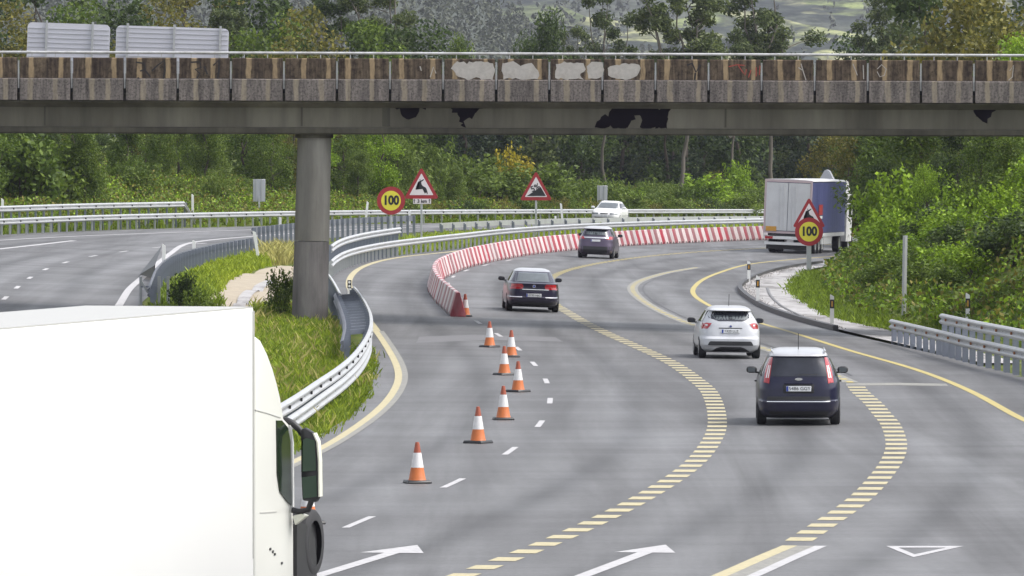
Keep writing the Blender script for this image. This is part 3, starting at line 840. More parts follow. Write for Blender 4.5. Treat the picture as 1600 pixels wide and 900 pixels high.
# pier: slender round column, damp below
pb = P(483.5, 514)
pier_c = PX(490, BY + 1.2)
def pier_pt(px, y): return (px - 800) * (BY + 1.0) / FPX
zb = float(ground_z(*[[q] for q in pb[:2]])[0]) - 0.5
prof = []
mbp = MB()
zs = [z_sof, bz(218), bz(228), bz(378)]
xs = [490, 490, 490, 486.4]; rs = [26.5, 26.5, 26, 27.6]
def col(rows):
    n_ = 28; vs = []
    for x_, r_, z_ in rows:
        a = np.arange(n_) * 2 * math.pi / n_
        vs.append(np.c_[(x_ - 800) * sB * 1.004 + r_ * sB * np.cos(a), 1.0 + r_ * sB * np.sin(a), np.full(n_, z_)])
    f = [(i * n_ + j, i * n_ + (j + 1) % n_, (i + 1) * n_ + (j + 1) % n_, (i + 1) * n_ + j) for i in range(len(rows) - 1) for j in range(n_)]
    return np.vstack(vs), f + [tuple(range(n_))[::-1], tuple((len(rows) - 1) * n_ + j for j in range(n_))]
pc = MB().add(*col([(490, 27, z_sof + 0.02), (490, 26.4, bz(232)), (486.6, 27.4, bz(378))])).build('pier', M['pier'], bridge, 40)
MB().add(*col([(486.6, 27.25, bz(379)), (483.4, 28.6, bz(515)), (483.0, 28.8, zb)])).build('pier_base', M['pier_dark'], pc, 40)
MB().add(*col([(490.2, 30, z_sof - 0.001), (490.1, 30, z_sof - 0.12)])).build('bearing', M['girder_flange'], pc, 40)
# back-to-front sign boards carried on the far side of the bridge
def board(x0, x1, y0l, y0r, posts, label):
    Y = BY + 9.2
    k = Y / FPX
    X_a, X_b = (x0 - 800) * k, (x1 - 800) * k
    zt, zb_ = float(PY(x0, y0l, Y)[2]), z_mid + 0.05
    t = thing('direction_sign', label, 'road sign', ((X_a + X_b) / 2, Y + 0.25, zb_))
    W, H = X_b - X_a, zt - zb_
    r = 0.16
    poly = []
    for cx_, cz_, a0 in ((W / 2 - r, H - r, 0), (-W / 2 + r, H - r, 90)):
        for a in np.linspace(a0, a0 + 90, 7): poly.append((cx_ + r * math.cos(R(a)), cz_ + r * math.sin(R(a))))
    poly += [(-W / 2, 0), (W / 2, 0)]
    sl = math.atan2((y0r - y0l) * k, W)
    MB().prism(poly, 'y', -0.02, 0.02).build('board', M['board'], t)
    rb = MB()
    for z_ in np.arange(0.12, H - 0.05, 0.155): rb.box((0, -0.032, z_), (W - 0.06, 0.022, 0.02))
    rb.build('stiffener', M['sign_back'], t)
    for p_ in posts:
        MB().box(((p_ - (x0 + x1) / 2) * k, -0.09, H / 2 + 0.03), (0.07, 0.09, H + 0.1)).build('post', M['pole'], t)
    t.rotation_euler = (0, sl, 0)
    return t
M['board'] = mat('bare_sign_board', (0.60, 0.60, 0.66), 0.42, 0.15, 0.06, 1.5)
board(40, 169, 36.5, 41, (70, 142), 'grey back of the narrower left sign board standing on the overpass')
board(179, 355, 42, 47.5, (197, 270, 342), 'grey back of the wider right sign board with three posts standing on the overpass')
print('bridge ok')
# ================================================================== GUARD RAILS
WPROF = [(0.0, -0.155), (0.035, -0.145), (0.085, -0.10), (0.085, -0.065), (0.015, -0.012), (0.015, 0.012), (0.085, 0.065), (0.085, 0.10), (0.035, 0.145), (0.0, 0.155), (-0.012, 0.155), (-0.012, -0.155)]
def beam(c, zc, side, name, parent, m=None, off=0.0, drop_end=0.0):
    """W-beam swept along a ground curve; zc = centre height, side = +1 when the ridges face right of travel"""
    t = tangents(c); nrm = np.c_[t[:, 1], -t[:, 0]] * side
    g = level(c)
    v = []
    for d_, h_ in WPROF:
        q = c[:, :2] + nrm * (d_ + 0.08 + off)
        v.append(np.c_[q, g + zc + h_])
    v = np.stack(v, 1)                                  # (n, k, 3)
    n_, k = v.shape[:2]
    if drop_end:
        fall = np.clip(1 - np.arange(n_)[::-1] / max(2, int(drop_end)), 0, 1)[:, None]
        v[:, :, 2] -= fall * zc * 0.8
    f = [(i * k + j, i * k + (j + 1) % k, (i + 1) * k + (j + 1) % k, (i + 1) * k + j) for i in range(n_ - 1) for j in range(k)]
    f += [tuple(range(k)), tuple((n_ - 1) * k + j for j in range(k))[::-1]]
    return MB().add(v.reshape(-1, 3) - np.array(parent.location), f).build(name, m or M['rail'], parent, 28)
M['dark_rail'] = mat('dull_dark_rail', (0.16, 0.17, 0.20), 0.6, 0.3, 0.2, 2)
def level(c):
    g = ground_z(c[:, 0], c[:, 1])
    return smooth_curve(g[:, None], min(7, max(1, len(g) // 3 - 1)), 3)[:, 0] if len(g) > 8 else g
def guard_rail(label, px, beams, posts, side, group=None, h=0.0, post_h=0.8, post_w=0.10, reflect=4.0, pmat=None, sm=2, refl_mat=None, curve=None, phase=0.0, drop=0.0, bmat=None):
    c = path(px, h, step=0.8, sm=sm) if curve is None else curve
    z0 = ground_z(c[:1, 0], c[:1, 1])[0]
    t_ = thing('guard_rail', label, 'guard rail', (c[0, 0], c[0, 1], z0), 0, group)
    base = np.array(t_.location)
    for zc in beams: beam(c, zc, side, 'rail', t_, bmat, drop_end=drop)
    L = arc(c)[-1]
    lev, ar = level(c), arc(c)
    s = phase; k = 0
    ph = None
    while s < L and k < 100:
        q = piece(c, s, min(s + 0.3, L), 2)
        a = math.atan2(q[1][1] - q[0][1], q[1][0] - q[0][0])
        z = np.interp(s, ar, lev)
        if ph is None:
            ph = MB().box((0, 0, post_h / 2 - 0.15), (0.05, post_w, post_h + 0.3)).box((0, -0.05 * side, beams[0]), (0.09, 0.10, 0.2)).build('post', pmat or M['post'], t_)
            o = ph
        else:
            o = ph.copy(); COL.objects.link(o); o.parent = t_
        o.location = (q[0][0] - base[0], q[0][1] - base[1], z - base[2])
        o.rotation_euler = (0, 0, a)
        s += posts; k += 1
    if reflect:
        rf = None; s = reflect / 2; k = 0
        while s < L and k < 40:
            q = piece(c, s, min(s + 0.3, L), 2)
            a = math.atan2(q[1][1] - q[0][1], q[1][0] - q[0][0])
            z = np.interp(s, ar, lev)
            for zc in beams:
                if rf is None:
                    rf = MB().box((0, 0, 0), (0.09, 0.05, 0.07)).build('reflector', refl_mat or M['rust'], t_)
                    o = rf
                else:
                    o = rf.copy(); COL.objects.link(o); o.parent = t_
                nx, ny = math.sin(a) * side, -math.cos(a) * side
                o.location = (q[0][0] + nx * 0.135 - base[0], q[0][1] + ny * 0.135 - base[1], z + zc - base[2])
                o.rotation_euler = (0, 0, a)
            s += reflect; k += 1
    return t_
# far side of the opposite carriageway
guard_rail('long galvanised guard rail on the far edge of the opposite carriageway below the green bank', [(-120, 374), (0, 367.5), (155, 360), (320, 355), (480, 351), (650, 348.4), (830, 346.6), (1000, 345.6), (1190, 344.6), (1340, 344)],
           [0.66], 2.0, 1, post_h=0.62, refl_mat=M['black'], pmat=M['pole'])
_a = path([(-120, 374), (0, 367.5), (155, 360), (311, 355.2)], step=0.8, sm=2)
guard_rail('shorter, higher guard rail behind the far left rail, ending at a white marker post', [(-120, 372), (0, 364), (155, 356.5), (285, 351.5), (312, 351)],
           [1.24], 2.0, 1, post_h=1.2, refl_mat=M['black'], drop=3, curve=offset(_a, -0.35))
# right edge of the opposite carriageway, seen from behind
C1 = [(238, 486), (243, 468), (250, 450), (262, 436), (280, 425), (300, 418), (330, 410), (365, 402), (402, 395)]
guard_rail('guard rail seen from behind along the left edge of the bright green median grass', C1, [0.62], 2.0, -1, post_h=0.74, post_w=0.14, reflect=0, bmat=M['dark_rail'])
C2 = [(398, 393), (425, 389), (455, 385), (512, 378), (580, 372), (648, 368)]
guard_rail('tall double guard rail seen from behind on both sides of the bridge pier', C2, [0.98], 2.0, -1, post_h=1.14, post_w=0.14, reflect=0, bmat=M['dark_rail'])
C3 = [(690, 366.5), (760, 362.5), (830, 359.5), (925, 356.5), (1060, 354), (1190, 352.5), (1340, 351.5)]
guard_rail('low guard rail seen from behind under the steep-gradient sign', C3, [0.52], 4.0, -1, post_h=0.55, post_w=0.16, reflect=0)
# left edge of the main carriageway
D1 = [(514, 437), (522, 429), (540, 419), (575, 409), (612, 402), (660, 395.5), (720, 388), (800, 378.5), (925, 369.5), (1060, 363.5), (1190, 359.5), (1340, 356)]
guard_rail('long guard rail curving along the left road edge behind the red and white barrier', D1, [0.66], 2.0, 1, post_h=0.62, reflect=0, pmat=M['pole'])
D2 = [(514, 434.5), (522, 427), (540, 417.5), (575, 407.5), (622, 398.5)]
guard_rail('short upper guard rail on close-set posts just right of the bridge pier', D2, [1.20], 2.0, 1, post_h=1.3, post_w=0.16, reflect=0)
# rails in front of the pier
E0 = [(503, 452), (511, 462), (520, 479), (526, 492)]
guard_rail('narrow guard rail end tucked between the pier and the marker post', E0, [0.62], 1.6, -1, post_h=0.7, post_w=0.3, reflect=0)
E1 = [(549, 485), (558, 498), (567, 515), (573, 532), (573.5, 552), (566, 574), (545, 605), (520, 628), (490, 650), (450, 680), (400, 712), (330, 760), (240, 830)]
guard_rail('white guard rail bulging round the grass in front of the bridge pier', E1, [0.70], 2.0, -1, post_h=0.74, post_w=0.12, reflect=4.0, refl_mat=M['black'])
E2 = [(572, 545), (571, 566), (556, 597), (530, 624), (497, 650), (455, 682), (404, 716), (335, 765), (244, 836)]
guard_rail('lower second rail running just below the white rail beside the truck mirror', E2, [0.40], 4.0, -1, post_h=0.4, post_w=0.08, reflect=0)
E3 = [(528, 489), (534, 505), (541, 525), (545, 545), (541, 570)]
guard_rail('dark back rail of the double guard rail in front of the pier', E3, [0.55], 2.0, 1, post_h=0.74, post_w=0.12, reflect=0, bmat=M['dark_rail'])
# spacers between the two rails of that piece
c_a, c_b = path([(551, 490), (558, 500), (567, 517), (572, 534), (572, 552)], step=0.5), path([(528, 489), (534, 505), (541, 525), (545, 545), (544, 552)], step=0.5)
sp = [o for o in bpy.data.objects if o.type == 'EMPTY' and o.get('label', '').startswith('dark back rail')][0]
for t in np.linspace(0.02, 0.98, 14):
    a = piece(c_a, arc(c_a)[-1] * t, arc(c_a)[-1] * t + 0.1, 2)[0]; b_ = piece(c_b, arc(c_b)[-1] * t, arc(c_b)[-1] * t + 0.1, 2)[0]
    z = ground_z([a[0]], [a[1]])[0]
    o = MB().bar((*(a - np.array(sp.location)[:2]), z + 0.66 - sp.location.z), (*(b_ - np.array(sp.location)[:2]), z + 0.62 - sp.location.z), 0.10, 0.14).build('spacer', M['post'], sp)
# right edge of the main carriageway
F1 = [(1397, 536), (1473, 556), (1529, 571.5), (1600, 588.5), (1750, 630), (1900, 666)]
guard_rail('lower guard rail with rusty reflectors along the right road edge', F1, [0.62], 2.0, 1, post_h=0.74, post_w=0.16, reflect=3.3)
F2 = [(1476, 556), (1530, 570.5), (1601, 587.5), (1751, 629), (1901, 665)]
guard_rail('upper guard rail with rusty reflectors on tall posts at the right picture edge', F2, [1.10], 2.0, 1, post_h=1.2, post_w=0.16, reflect=3.3)
# dark flap at the blunt end of the left rail
q = P(240, 440)
t = thing('rail_end_flap', 'black wedge-shaped flap lying at the end of the left guard rail', 'rail terminal', q)
a_, b_, c_, d_ = P(219, 434), P(236, 443), P(250, 408), P(246, 412)
e0 = [np.array(v) - q for v in (P(218, 433) + (0, 0, 0.10), P(240, 440) + (0, 0, 0.12), P(241, 440) + (0, 0, 0.60), P(252, 412) + (0, 0, 0.72))]
MB().add(e0 + [v + np.array([0.03, 0.15, 0.03]) for v in e0], [(0, 1, 2), (0, 2, 3), (4, 6, 5), (4, 7, 6), (0, 1, 5, 4), (1, 2, 6, 5), (2, 3, 7, 6), (3, 0, 4, 7)]).build('flap', M['black'], t)
MB().box((0, 0.1, -0.02), (0.05, 0.05, 0.3)).build('foot', M['black'], t)
# white strut frame at the near end of the same rail
q = P(240, 482)
t = thing('rail_terminal', 'pale steel frame with a slanting strut at the near end of the left guard rail', 'rail terminal', (*q[:2], float(ground_z([q[0]], [q[1]])[0])))
for x in (-0.42, 0.12, 0.42): MB().box((x, 1.2 * (x > 0), 0.45), (0.09, 0.09, 1.25)).build('upright', M['pole'], t)
MB().bar((-0.42, -0.06, 0.95), (0.14, -0.06, 0.05), 0.09, 0.07).build('strut', M['pole'], t)
MB().bar((-0.42, -0.03, 0.75), (0.12, -0.03, 0.75), 0.07, 0.05).build('crossbar', M['post'], t)

# ================================================================== DELINEATOR POSTS
def hito(px, y_base, y_top, label, kind='band', h=None, lean=0.0, group=None):
    q = P(px, y_base); s_ = FPX / q[1]
    H = (y_base - y_top) / s_
    z = float(ground_z([q[0]], [q[1]])[0])
    z = max(z, q[2]) if kind != 'slope' else z
    if h is not None: z = h
    t = thing('marker_post', label, 'marker post', (q[0], q[1], z), 0, group)
    t.rotation_euler = (0, lean, 0)
    wd = 0.13
    MB().prism([(-wd / 2, -0.25), (wd / 2, -0.25), (wd / 2, H * 0.94), (-wd / 2 + 0.02, H), (-wd / 2, H * 0.98)], 'y', -0.05, 0.05).build('post', M['white'], t)
    if kind in ('band', 'slope', 'black'):
        b_ = MB().box((0.0, 0, H * 0.72), (wd + 0.012, 0.112, H * (0.26 if kind != 'black' else 0.5))).build('band', M['black'], t)
        if kind == 'black':
            for dz in (-0.12, 0.12): MB().lathe([(0.045, 0), (0.045, -0.012)], 12, 'y', (0, -0.058, H * (0.72 + dz))).build('reflector', M['white'], b_)
        else:
            MB().box((0, -0.06, H * 0.72), (0.05, 0.012, H * 0.16)).build('reflector', M['amber'], b_)
    return t
hito(1170, 442, 407.5, 'marker post on the black kerb at the tip of the bend')
hito(1184, 477, 430, 'marker post on pale concrete in front of the rubble edge, left of the verge channel')
hito(1300, 513, 460, 'marker post on the concrete verge below the green bank')
hito(1512, 528, 469, 'marker post behind the upper right guard rail', 'slope')
hito(301, 351.5, 308, 'white marker post where the second far left rail ends', 'plain')
hito(4, 362, 310, 'white marker post at the left picture edge above the double rail', 'plain')
hito(256, 436, 381, 'white marker post at the bend of the left guard rail, above the black flap', 'plain')
hito(303, 414, 375, 'white marker post behind the left guard rail, beside the edge line', 'plain')
hito(404, 406, 360, 'leaning white marker post between the low and the tall back-facing rail', 'plain', lean=R(-9))
hito(438, 353, 339, 'short white stub left of the bridge pier', 'plain')
hito(571, 350, 314, 'white marker post left of the round speed sign', 'plain', lean=R(6))
hito(640, 351, 328, 'white marker post between the round and the deer sign', 'plain')
hito(879, 347.5, 317, 'white marker post left of the oncoming white car', 'plain', lean=R(-5))
hito(868, 349.5, 337, 'short white stub below the marker post left of the oncoming car', 'plain')
hito(1150, 348, 337, 'short white stub on the far road edge left of the curtain truck', 'plain')
hito(546, 462, 437, 'black marker post with two white dots on the rail right of the pier', 'black')
hito(544, 548, 512, 'black marker post with two white dots inside the double rail', 'black')
print('rails ok')
# ================================================================== VEHICLES
def heading_matrix(loc, ang):
    """stand on the banked road: z along the road normal, y along the heading (ang clockwise from +Y)"""
    X, Y = loc[0], loc[1]
    gx_ = float(S(X + 0.5, Y) - S(X - 0.5, Y)); gy_ = float(S(X, Y + 0.5) - S(X, Y - 0.5))
    nz = Vector((-gx_, -gy_, 1)).normalized()
    f = Vector((math.sin(ang), math.cos(ang), 0)); f = (f - nz * f.dot(nz)).normalized()
    r = f.cross(nz)
    mtx = Matrix((r, f, nz)).transposed().to_4x4()
    mtx.translation = Vector((X, Y, float(S(X, Y)) + 0.004))
    return mtx
def row_patch(poly, f, offs, axis, rows=10, cols=14, skirt=0.02, flip=1):
    """row-convex polygon in (u, z) laid on the surface f(u, z), as a thin solid"""
    p = np.array(poly, float)
    z0, z1 = p[:, 1].min(), p[:, 1].max()
    zs = sorted(set(list(np.linspace(z0 + 1e-4, z1 - 1e-4, rows)) + [z for z in p[:, 1] if z0 + 1e-3 < z < z1 - 1e-3]))
    front, back = [], []
    for z in zs:
        xs = []
        for a, b_ in zip(p, np.roll(p, -1, 0)):
            if (a[1] - z) * (b_[1] - z) < 0 or a[1] == z:
                t = 0 if a[1] == b_[1] else (z - a[1]) / (b_[1] - a[1])
                xs.append(a[0] + t * (b_[0] - a[0]))
        for u in np.linspace(min(xs), max(xs), cols):
            d = f(u, z)
            o1, o2 = d + flip * offs, d - flip * skirt
            front.append((u, o1, z) if axis == 'y' else (o1, u, z))
            back.append((u, o2, z) if axis == 'y' else (o2, u, z))
    nr = len(zs); N = nr * cols
    fs = [(i * cols + j, i * cols + j + 1, (i + 1) * cols + j + 1, (i + 1) * cols + j) for i in range(nr - 1) for j in range(cols - 1)]
    per = [j for j in range(cols)] + [i * cols + cols - 1 for i in range(1, nr)] + [(nr - 1) * cols + j for j in range(cols - 2, -1, -1)] + [i * cols for i in range(nr - 2, 0, -1)]
    fs += [(per[k], per[(k + 1) % len(per)], N + per[(k + 1) % len(per)], N + per[k]) for k in range(len(per))]
    fs += [tuple(N + q for q in f_[::-1]) for f_ in fs[: (nr - 1) * (cols - 1)]]
    return MB().add(front + back, fs)
class Shape:
    """car body: for every height a rounded outline (rear y, front y, half width, corner power)"""
    def __init__(self, sl):
        self.s = np.array(sl, float)
    def at(self, z):
        return [float(np.interp(z, self.s[:, 0], self.s[:, k])) for k in range(1, 5)]
    def rear(self, x, z):
        r, f, w_, n_ = self.at(z); c, l_ = (r + f) / 2, (f - r) / 2
        return c - l_ * max(0.0, 1 - min(1, abs(x) / w_) ** n_) ** (1 / n_)
    def front(self, x, z):
        r, f, w_, n_ = self.at(z); c, l_ = (r + f) / 2, (f - r) / 2
        return c + l_ * max(0.0, 1 - min(1, abs(x) / w_) ** n_) ** (1 / n_)
    def side(self, y, z):
        r, f, w_, n_ = self.at(z); c, l_ = (r + f) / 2, (f - r) / 2
        return w_ * max(0.0, 1 - min(1, abs(y - c) / l_) ** n_) ** (1 / n_)
    def mesh(self, n=72):
        zs = []
        for a, b_ in zip(self.s[:-1, 0], self.s[1:, 0]):
            zs += list(np.linspace(a, b_, max(2, int((b_ - a) / 0.04)), endpoint=False))
        zs.append(self.s[-1, 0])
        v = []
        a = np.linspace(0, 2 * math.pi, n, endpoint=False)
        for z in zs:
            r, f, w_, p = self.at(z); c, l_ = (r + f) / 2, (f - r) / 2
            ca, sa = np.cos(a), np.sin(a)
            v.append(np.c_[w_ * np.sign(ca) * np.abs(ca) ** (2 / p), c + l_ * np.sign(sa) * np.abs(sa) ** (2 / p), np.full(n, z)])
        f_ = [(i * n + j, i * n + (j + 1) % n, (i + 1) * n + (j + 1) % n, (i + 1) * n + j) for i in range(len(zs) - 1) for j in range(n)]
        f_ += [tuple(range(n))[::-1], tuple((len(zs) - 1) * n + j for j in range(n))]
        return MB().add(np.vstack(v), f_)
def car_paint(name, col, rough=0.25, metal=0.0):
    m, n, l, b = nodes_of(name)
    v = coords(n)
    d = ramp(n, l, noise(n, l, v, 2.2, 5, 0.7), [(0.35, tuple(c * 0.9 for c in col)), (0.7, tuple(min(1, c * 1.05 + 0.004) for c in col))])
    # road film on the lower body
    sx = n.new('ShaderNodeSeparateXYZ'); l.new(v, sx.inputs[0])
    k = mth(n, l, 'MULTIPLY', ramp(n, l, sx.outputs[2], [(0.18, (1,) * 3), (0.6, (0,) * 3)]), noise(n, l, v, 5, 5, 0.7))
    l.new(mix(n, l, mth(n, l, 'MULTIPLY', k, 0.5), d, (0.10, 0.095, 0.09)), b.inputs['Base Color'])
    b.inputs['Roughness'].default_value = rough; b.inputs['Metallic'].default_value = metal
    b.inputs['Specular IOR Level'].default_value = 0.35
    b.inputs['Coat Weight'].default_value = 0.25; b.inputs['Coat Roughness'].default_value = 0.06
    return m
def carve(o, cuts):
    """cut wheel housings out of a body"""
    for c, rad, x0, x1 in cuts:
        cut = MB().lathe([(rad, x0), (rad, x1)], 28, 'x', c).build('cutter', None)
        bpy.context.view_layer.update()
        md = o.modifiers.new('cut', 'BOOLEAN'); md.object = cut; md.operation = 'DIFFERENCE'; md.solver = 'EXACT'
        bpy.context.view_layer.update()
        me = bpy.data.meshes.new_from_object(o.evaluated_get(bpy.context.evaluated_depsgraph_get()))
        o.modifiers.clear()
        if len(me.polygons) > 50: o.data = me
        bpy.data.objects.remove(cut)
    return o
def wheel(parent, x, y, rad, wd, sgn, rim=True, name='wheel'):
    e = bpy.data.objects.new(name, None); COL.objects.link(e); e.parent = parent; e.location = (x, y, rad)
    r = rad; h = wd / 2
    MB().lathe([(r * 0.66, -h), (r * 0.9, -h), (r * 0.985, -h * 0.8), (r, -h * 0.4), (r, h * 0.4), (r * 0.985, h * 0.8), (r * 0.9, h), (r * 0.66, h)], 32, 'x', cap=False).build('tyre', M['rubber'], e, 40)
    if rim:
        mb = MB().lathe([(r * 0.67, sgn * h * 0.9), (r * 0.60, sgn * h * 0.95), (r * 0.58, sgn * h * 0.55), (0.02, sgn * h * 0.45)], 24, 'x')
        for k in range(5):
            a = k * 2 * math.pi / 5
            mb.bar((sgn * h * 0.7, 0, 0), (sgn * h * 0.75, r * 0.62 * math.cos(a), r * 0.62 * math.sin(a)), 0.05, 0.035)
        mb.build('rim', M['alloy'], e, 40)
    return e
def make_car(label, cat, loc, ang, sp, name='car', scale=1.0):
    t = thing(name, label, cat)
    t.matrix_world = heading_matrix(loc, ang) @ Matrix.Scale(scale, 4)
    sh = Shape(sp['slices'])
    body = sh.mesh().build('body', sp['paint'], t, 32)
    wr, ty, wx = sp['wheel_r'], sp['axles'], sp['track']
    cuts = []
    for y in ty:
        for s_ in (-1, 1):
            x0, x1 = sorted((s_ * (wx - 0.16), s_ * (wx + 0.5)))
            cuts.append(((0, y, wr), wr + 0.055, x0, x1))
    carve(body, cuts)
    body.data.shade_smooth(); body.data.set_sharp_from_angle(angle=R(32))
    if sp.get('roof_z'):                                  # sky reflection painted as a pale colour on the roof faces
        body.data.materials.append(M['roof_sky_sheen'])
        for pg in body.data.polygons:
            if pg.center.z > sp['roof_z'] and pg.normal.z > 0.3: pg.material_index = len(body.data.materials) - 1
    # floor pan and dark housings behind the wheels
    MB().box((0, (ty[0] + ty[1]) / 2, sp['slices'][0][0] + 0.12), (wx * 2 - 0.36, ty[1] - ty[0] + 0.8, 0.10)).build('underbody', M['black'], t)
    for y in ty:
        for s_ in (-1, 1): wheel(t, s_ * wx, y, wr, sp.get('tyre_w', 0.215), s_)
    for nm, poly, mt in sp.get('rear', []):
        row_patch(poly, sh.rear, 0.006, 'y', flip=-1).build(nm, M[mt], t, 30)
    for nm, poly, mt in sp.get('rear_pair', []):
        for s_ in (-1, 1):
            main = row_patch([(s_ * u, z) for u, z in poly], sh.rear, 0.010, 'y', flip=-1, cols=8).build(nm, M[mt], t, 30)
            for nm2, poly2, mt2 in sp.get('lamp_inner', []):
                row_patch([(s_ * u, z) for u, z in poly2], sh.rear, 0.016, 'y', flip=-1, cols=5).build(nm2, M[mt2], main, 30)
    for nm, poly, mt in sp.get('front', []):
        row_patch(poly, sh.front, 0.006, 'y', flip=1).build(nm, M[mt], t, 30)
    for nm, poly, mt in sp.get('front_pair', []):
        for s_ in (-1, 1): row_patch([(s_ * u, z) for u, z in poly], sh.front, 0.010, 'y', flip=1, cols=8).build(nm, M[mt], t, 30)
    for nm, poly, mt in sp.get('side', []):
        for s_ in (-1, 1):
            row_patch(poly, (lambda u, z, s_=s_: s_ * sh.side(u, z)), 0.006, 'x', flip=s_).build(nm, M[mt], t, 30)
    if sp.get('plate'):
        txt, z, w_, front = sp['plate']
        y = (sh.front(0, z) + 0.025) if front else (sh.rear(0, z) - 0.022)
        pl = bevel(MB().box((0, y, z), (w_, 0.02, w_ * 0.215)).build('number_plate', M['plate'], t), 0.004, 1)
        if not front: MB().box((-w_ / 2 + 0.025, y - 0.0115, z), (0.045, 0.003, w_ * 0.2)).build('blue_strip', M['eu_blue'], pl)
        if txt: text('characters', txt, w_ * 0.19, M['ink'], pl, (0.02 if not front else 0, y + (0.012 if front else -0.012), z), 0.002, 0.0, rot=(R(90), 0, R(180) if front else 0), sx=1.06)
    if sp.get('badge'):
        x, z, a, b_ = sp['badge']
        y = sh.rear(0, z) - 0.012
        mb = MB(); k = 18
        mb.prism([(a * math.cos(i * 2 * math.pi / k), z + b_ * math.sin(i * 2 * math.pi / k)) for i in range(k)], 'y', y - 0.008, y + 0.01)
        bd = mb.build('badge', M['chrome'], t)
        if sp.get('badge_text') != '':
            MB().prism([(a * 0.72 * math.cos(i * 2 * math.pi / k), z + b_ * 0.72 * math.sin(i * 2 * math.pi / k)) for i in range(k)], 'y', y - 0.012, y - 0.007).build('badge_centre', M['eu_blue'], bd)
    mx, my, mz = sp['mirror']
    for s_ in (-1, 1):
        mb = MB()
        rings = []
        for xx, k in ((0.0, 0.25), (0.02, 0.75), (0.08, 1.0), (0.17, 1.0), (0.215, 0.8), (0.235, 0.35)):
            a = np.linspace(0, 2 * math.pi, 14, endpoint=False)
            rings.append(np.c_[np.full(14, s_ * (mx + xx)), my + 0.06 * k * np.sign(np.sin(a)) * np.abs(np.sin(a)) ** 0.7, mz + 0.075 * k * np.sign(np.cos(a)) * np.abs(np.cos(a)) ** 0.7])
        f = [(i * 14 + j, i * 14 + (j + 1) % 14, (i + 1) * 14 + (j + 1) % 14, (i + 1) * 14 + j) for i in range(5) for j in range(14)] + [tuple(range(14)), tuple(70 + j for j in range(14))]
        mb.add(np.vstack(rings), f)
        mb.bar((s_ * (mx - 0.10), my + 0.02, mz - 0.075), (s_ * (mx + 0.07), my, mz - 0.05), 0.05, 0.04)
        mo = mb.build('wing_mirror', M[sp.get('mirror_mat', 'black')], t, 40)
        g_ = MB().box((s_ * (mx + 0.12), my - 0.064, mz), (0.16, 0.008, 0.10)).build('mirror_glass', M['glass'] if not sp.get('m_glass') else M[sp['m_glass']], mo)
    if sp.get('antenna'):
        x, y, z0, z1 = sp['antenna']
        MB().tube([(x, y, z0), (x, y - 0.05, (z0 + z1) / 2), (x, y - 0.10, z1)], 0.009, 6).build('antenna', M['black'], t)
    for nm, c, s3, mt in sp.get('boxes', []):
        bevel(MB().box(c, s3).build(nm, M[mt], t), min(s3) * 0.25, 2)
    for nm, c, s3, mt in sp.get('box_pairs', []):
        for s_ in (-1, 1): bevel(MB().box((s_ * c[0], c[1], c[2]), s3).build(nm, M[mt], t), min(s3) * 0.25, 2)
    return t
M['navy'] = car_paint('navy_car_paint', (0.006, 0.006, 0.030), 0.3)
M['white_car'] = car_paint('white_car_paint', (0.52, 0.53, 0.56), 0.3)
M['white_car_old'] = car_paint('white_old_car_paint', (0.68, 0.68, 0.68), 0.35)
M['midnight'] = car_paint('midnight_car_paint', (0.014, 0.011, 0.032), 0.28)
M['plum_grey'] = car_paint('plum_grey_car_paint', (0.085, 0.065, 0.105), 0.3, 0.3)
M['roof_sky_sheen'] = car_paint('roof_sky_sheen', (0.5, 0.5, 0.52), 0.3, 0.4)
M['window_ghost'] = mat('rear_seat_shapes', (0.05, 0.055, 0.085), 0.5, 0, 0.2, 4)

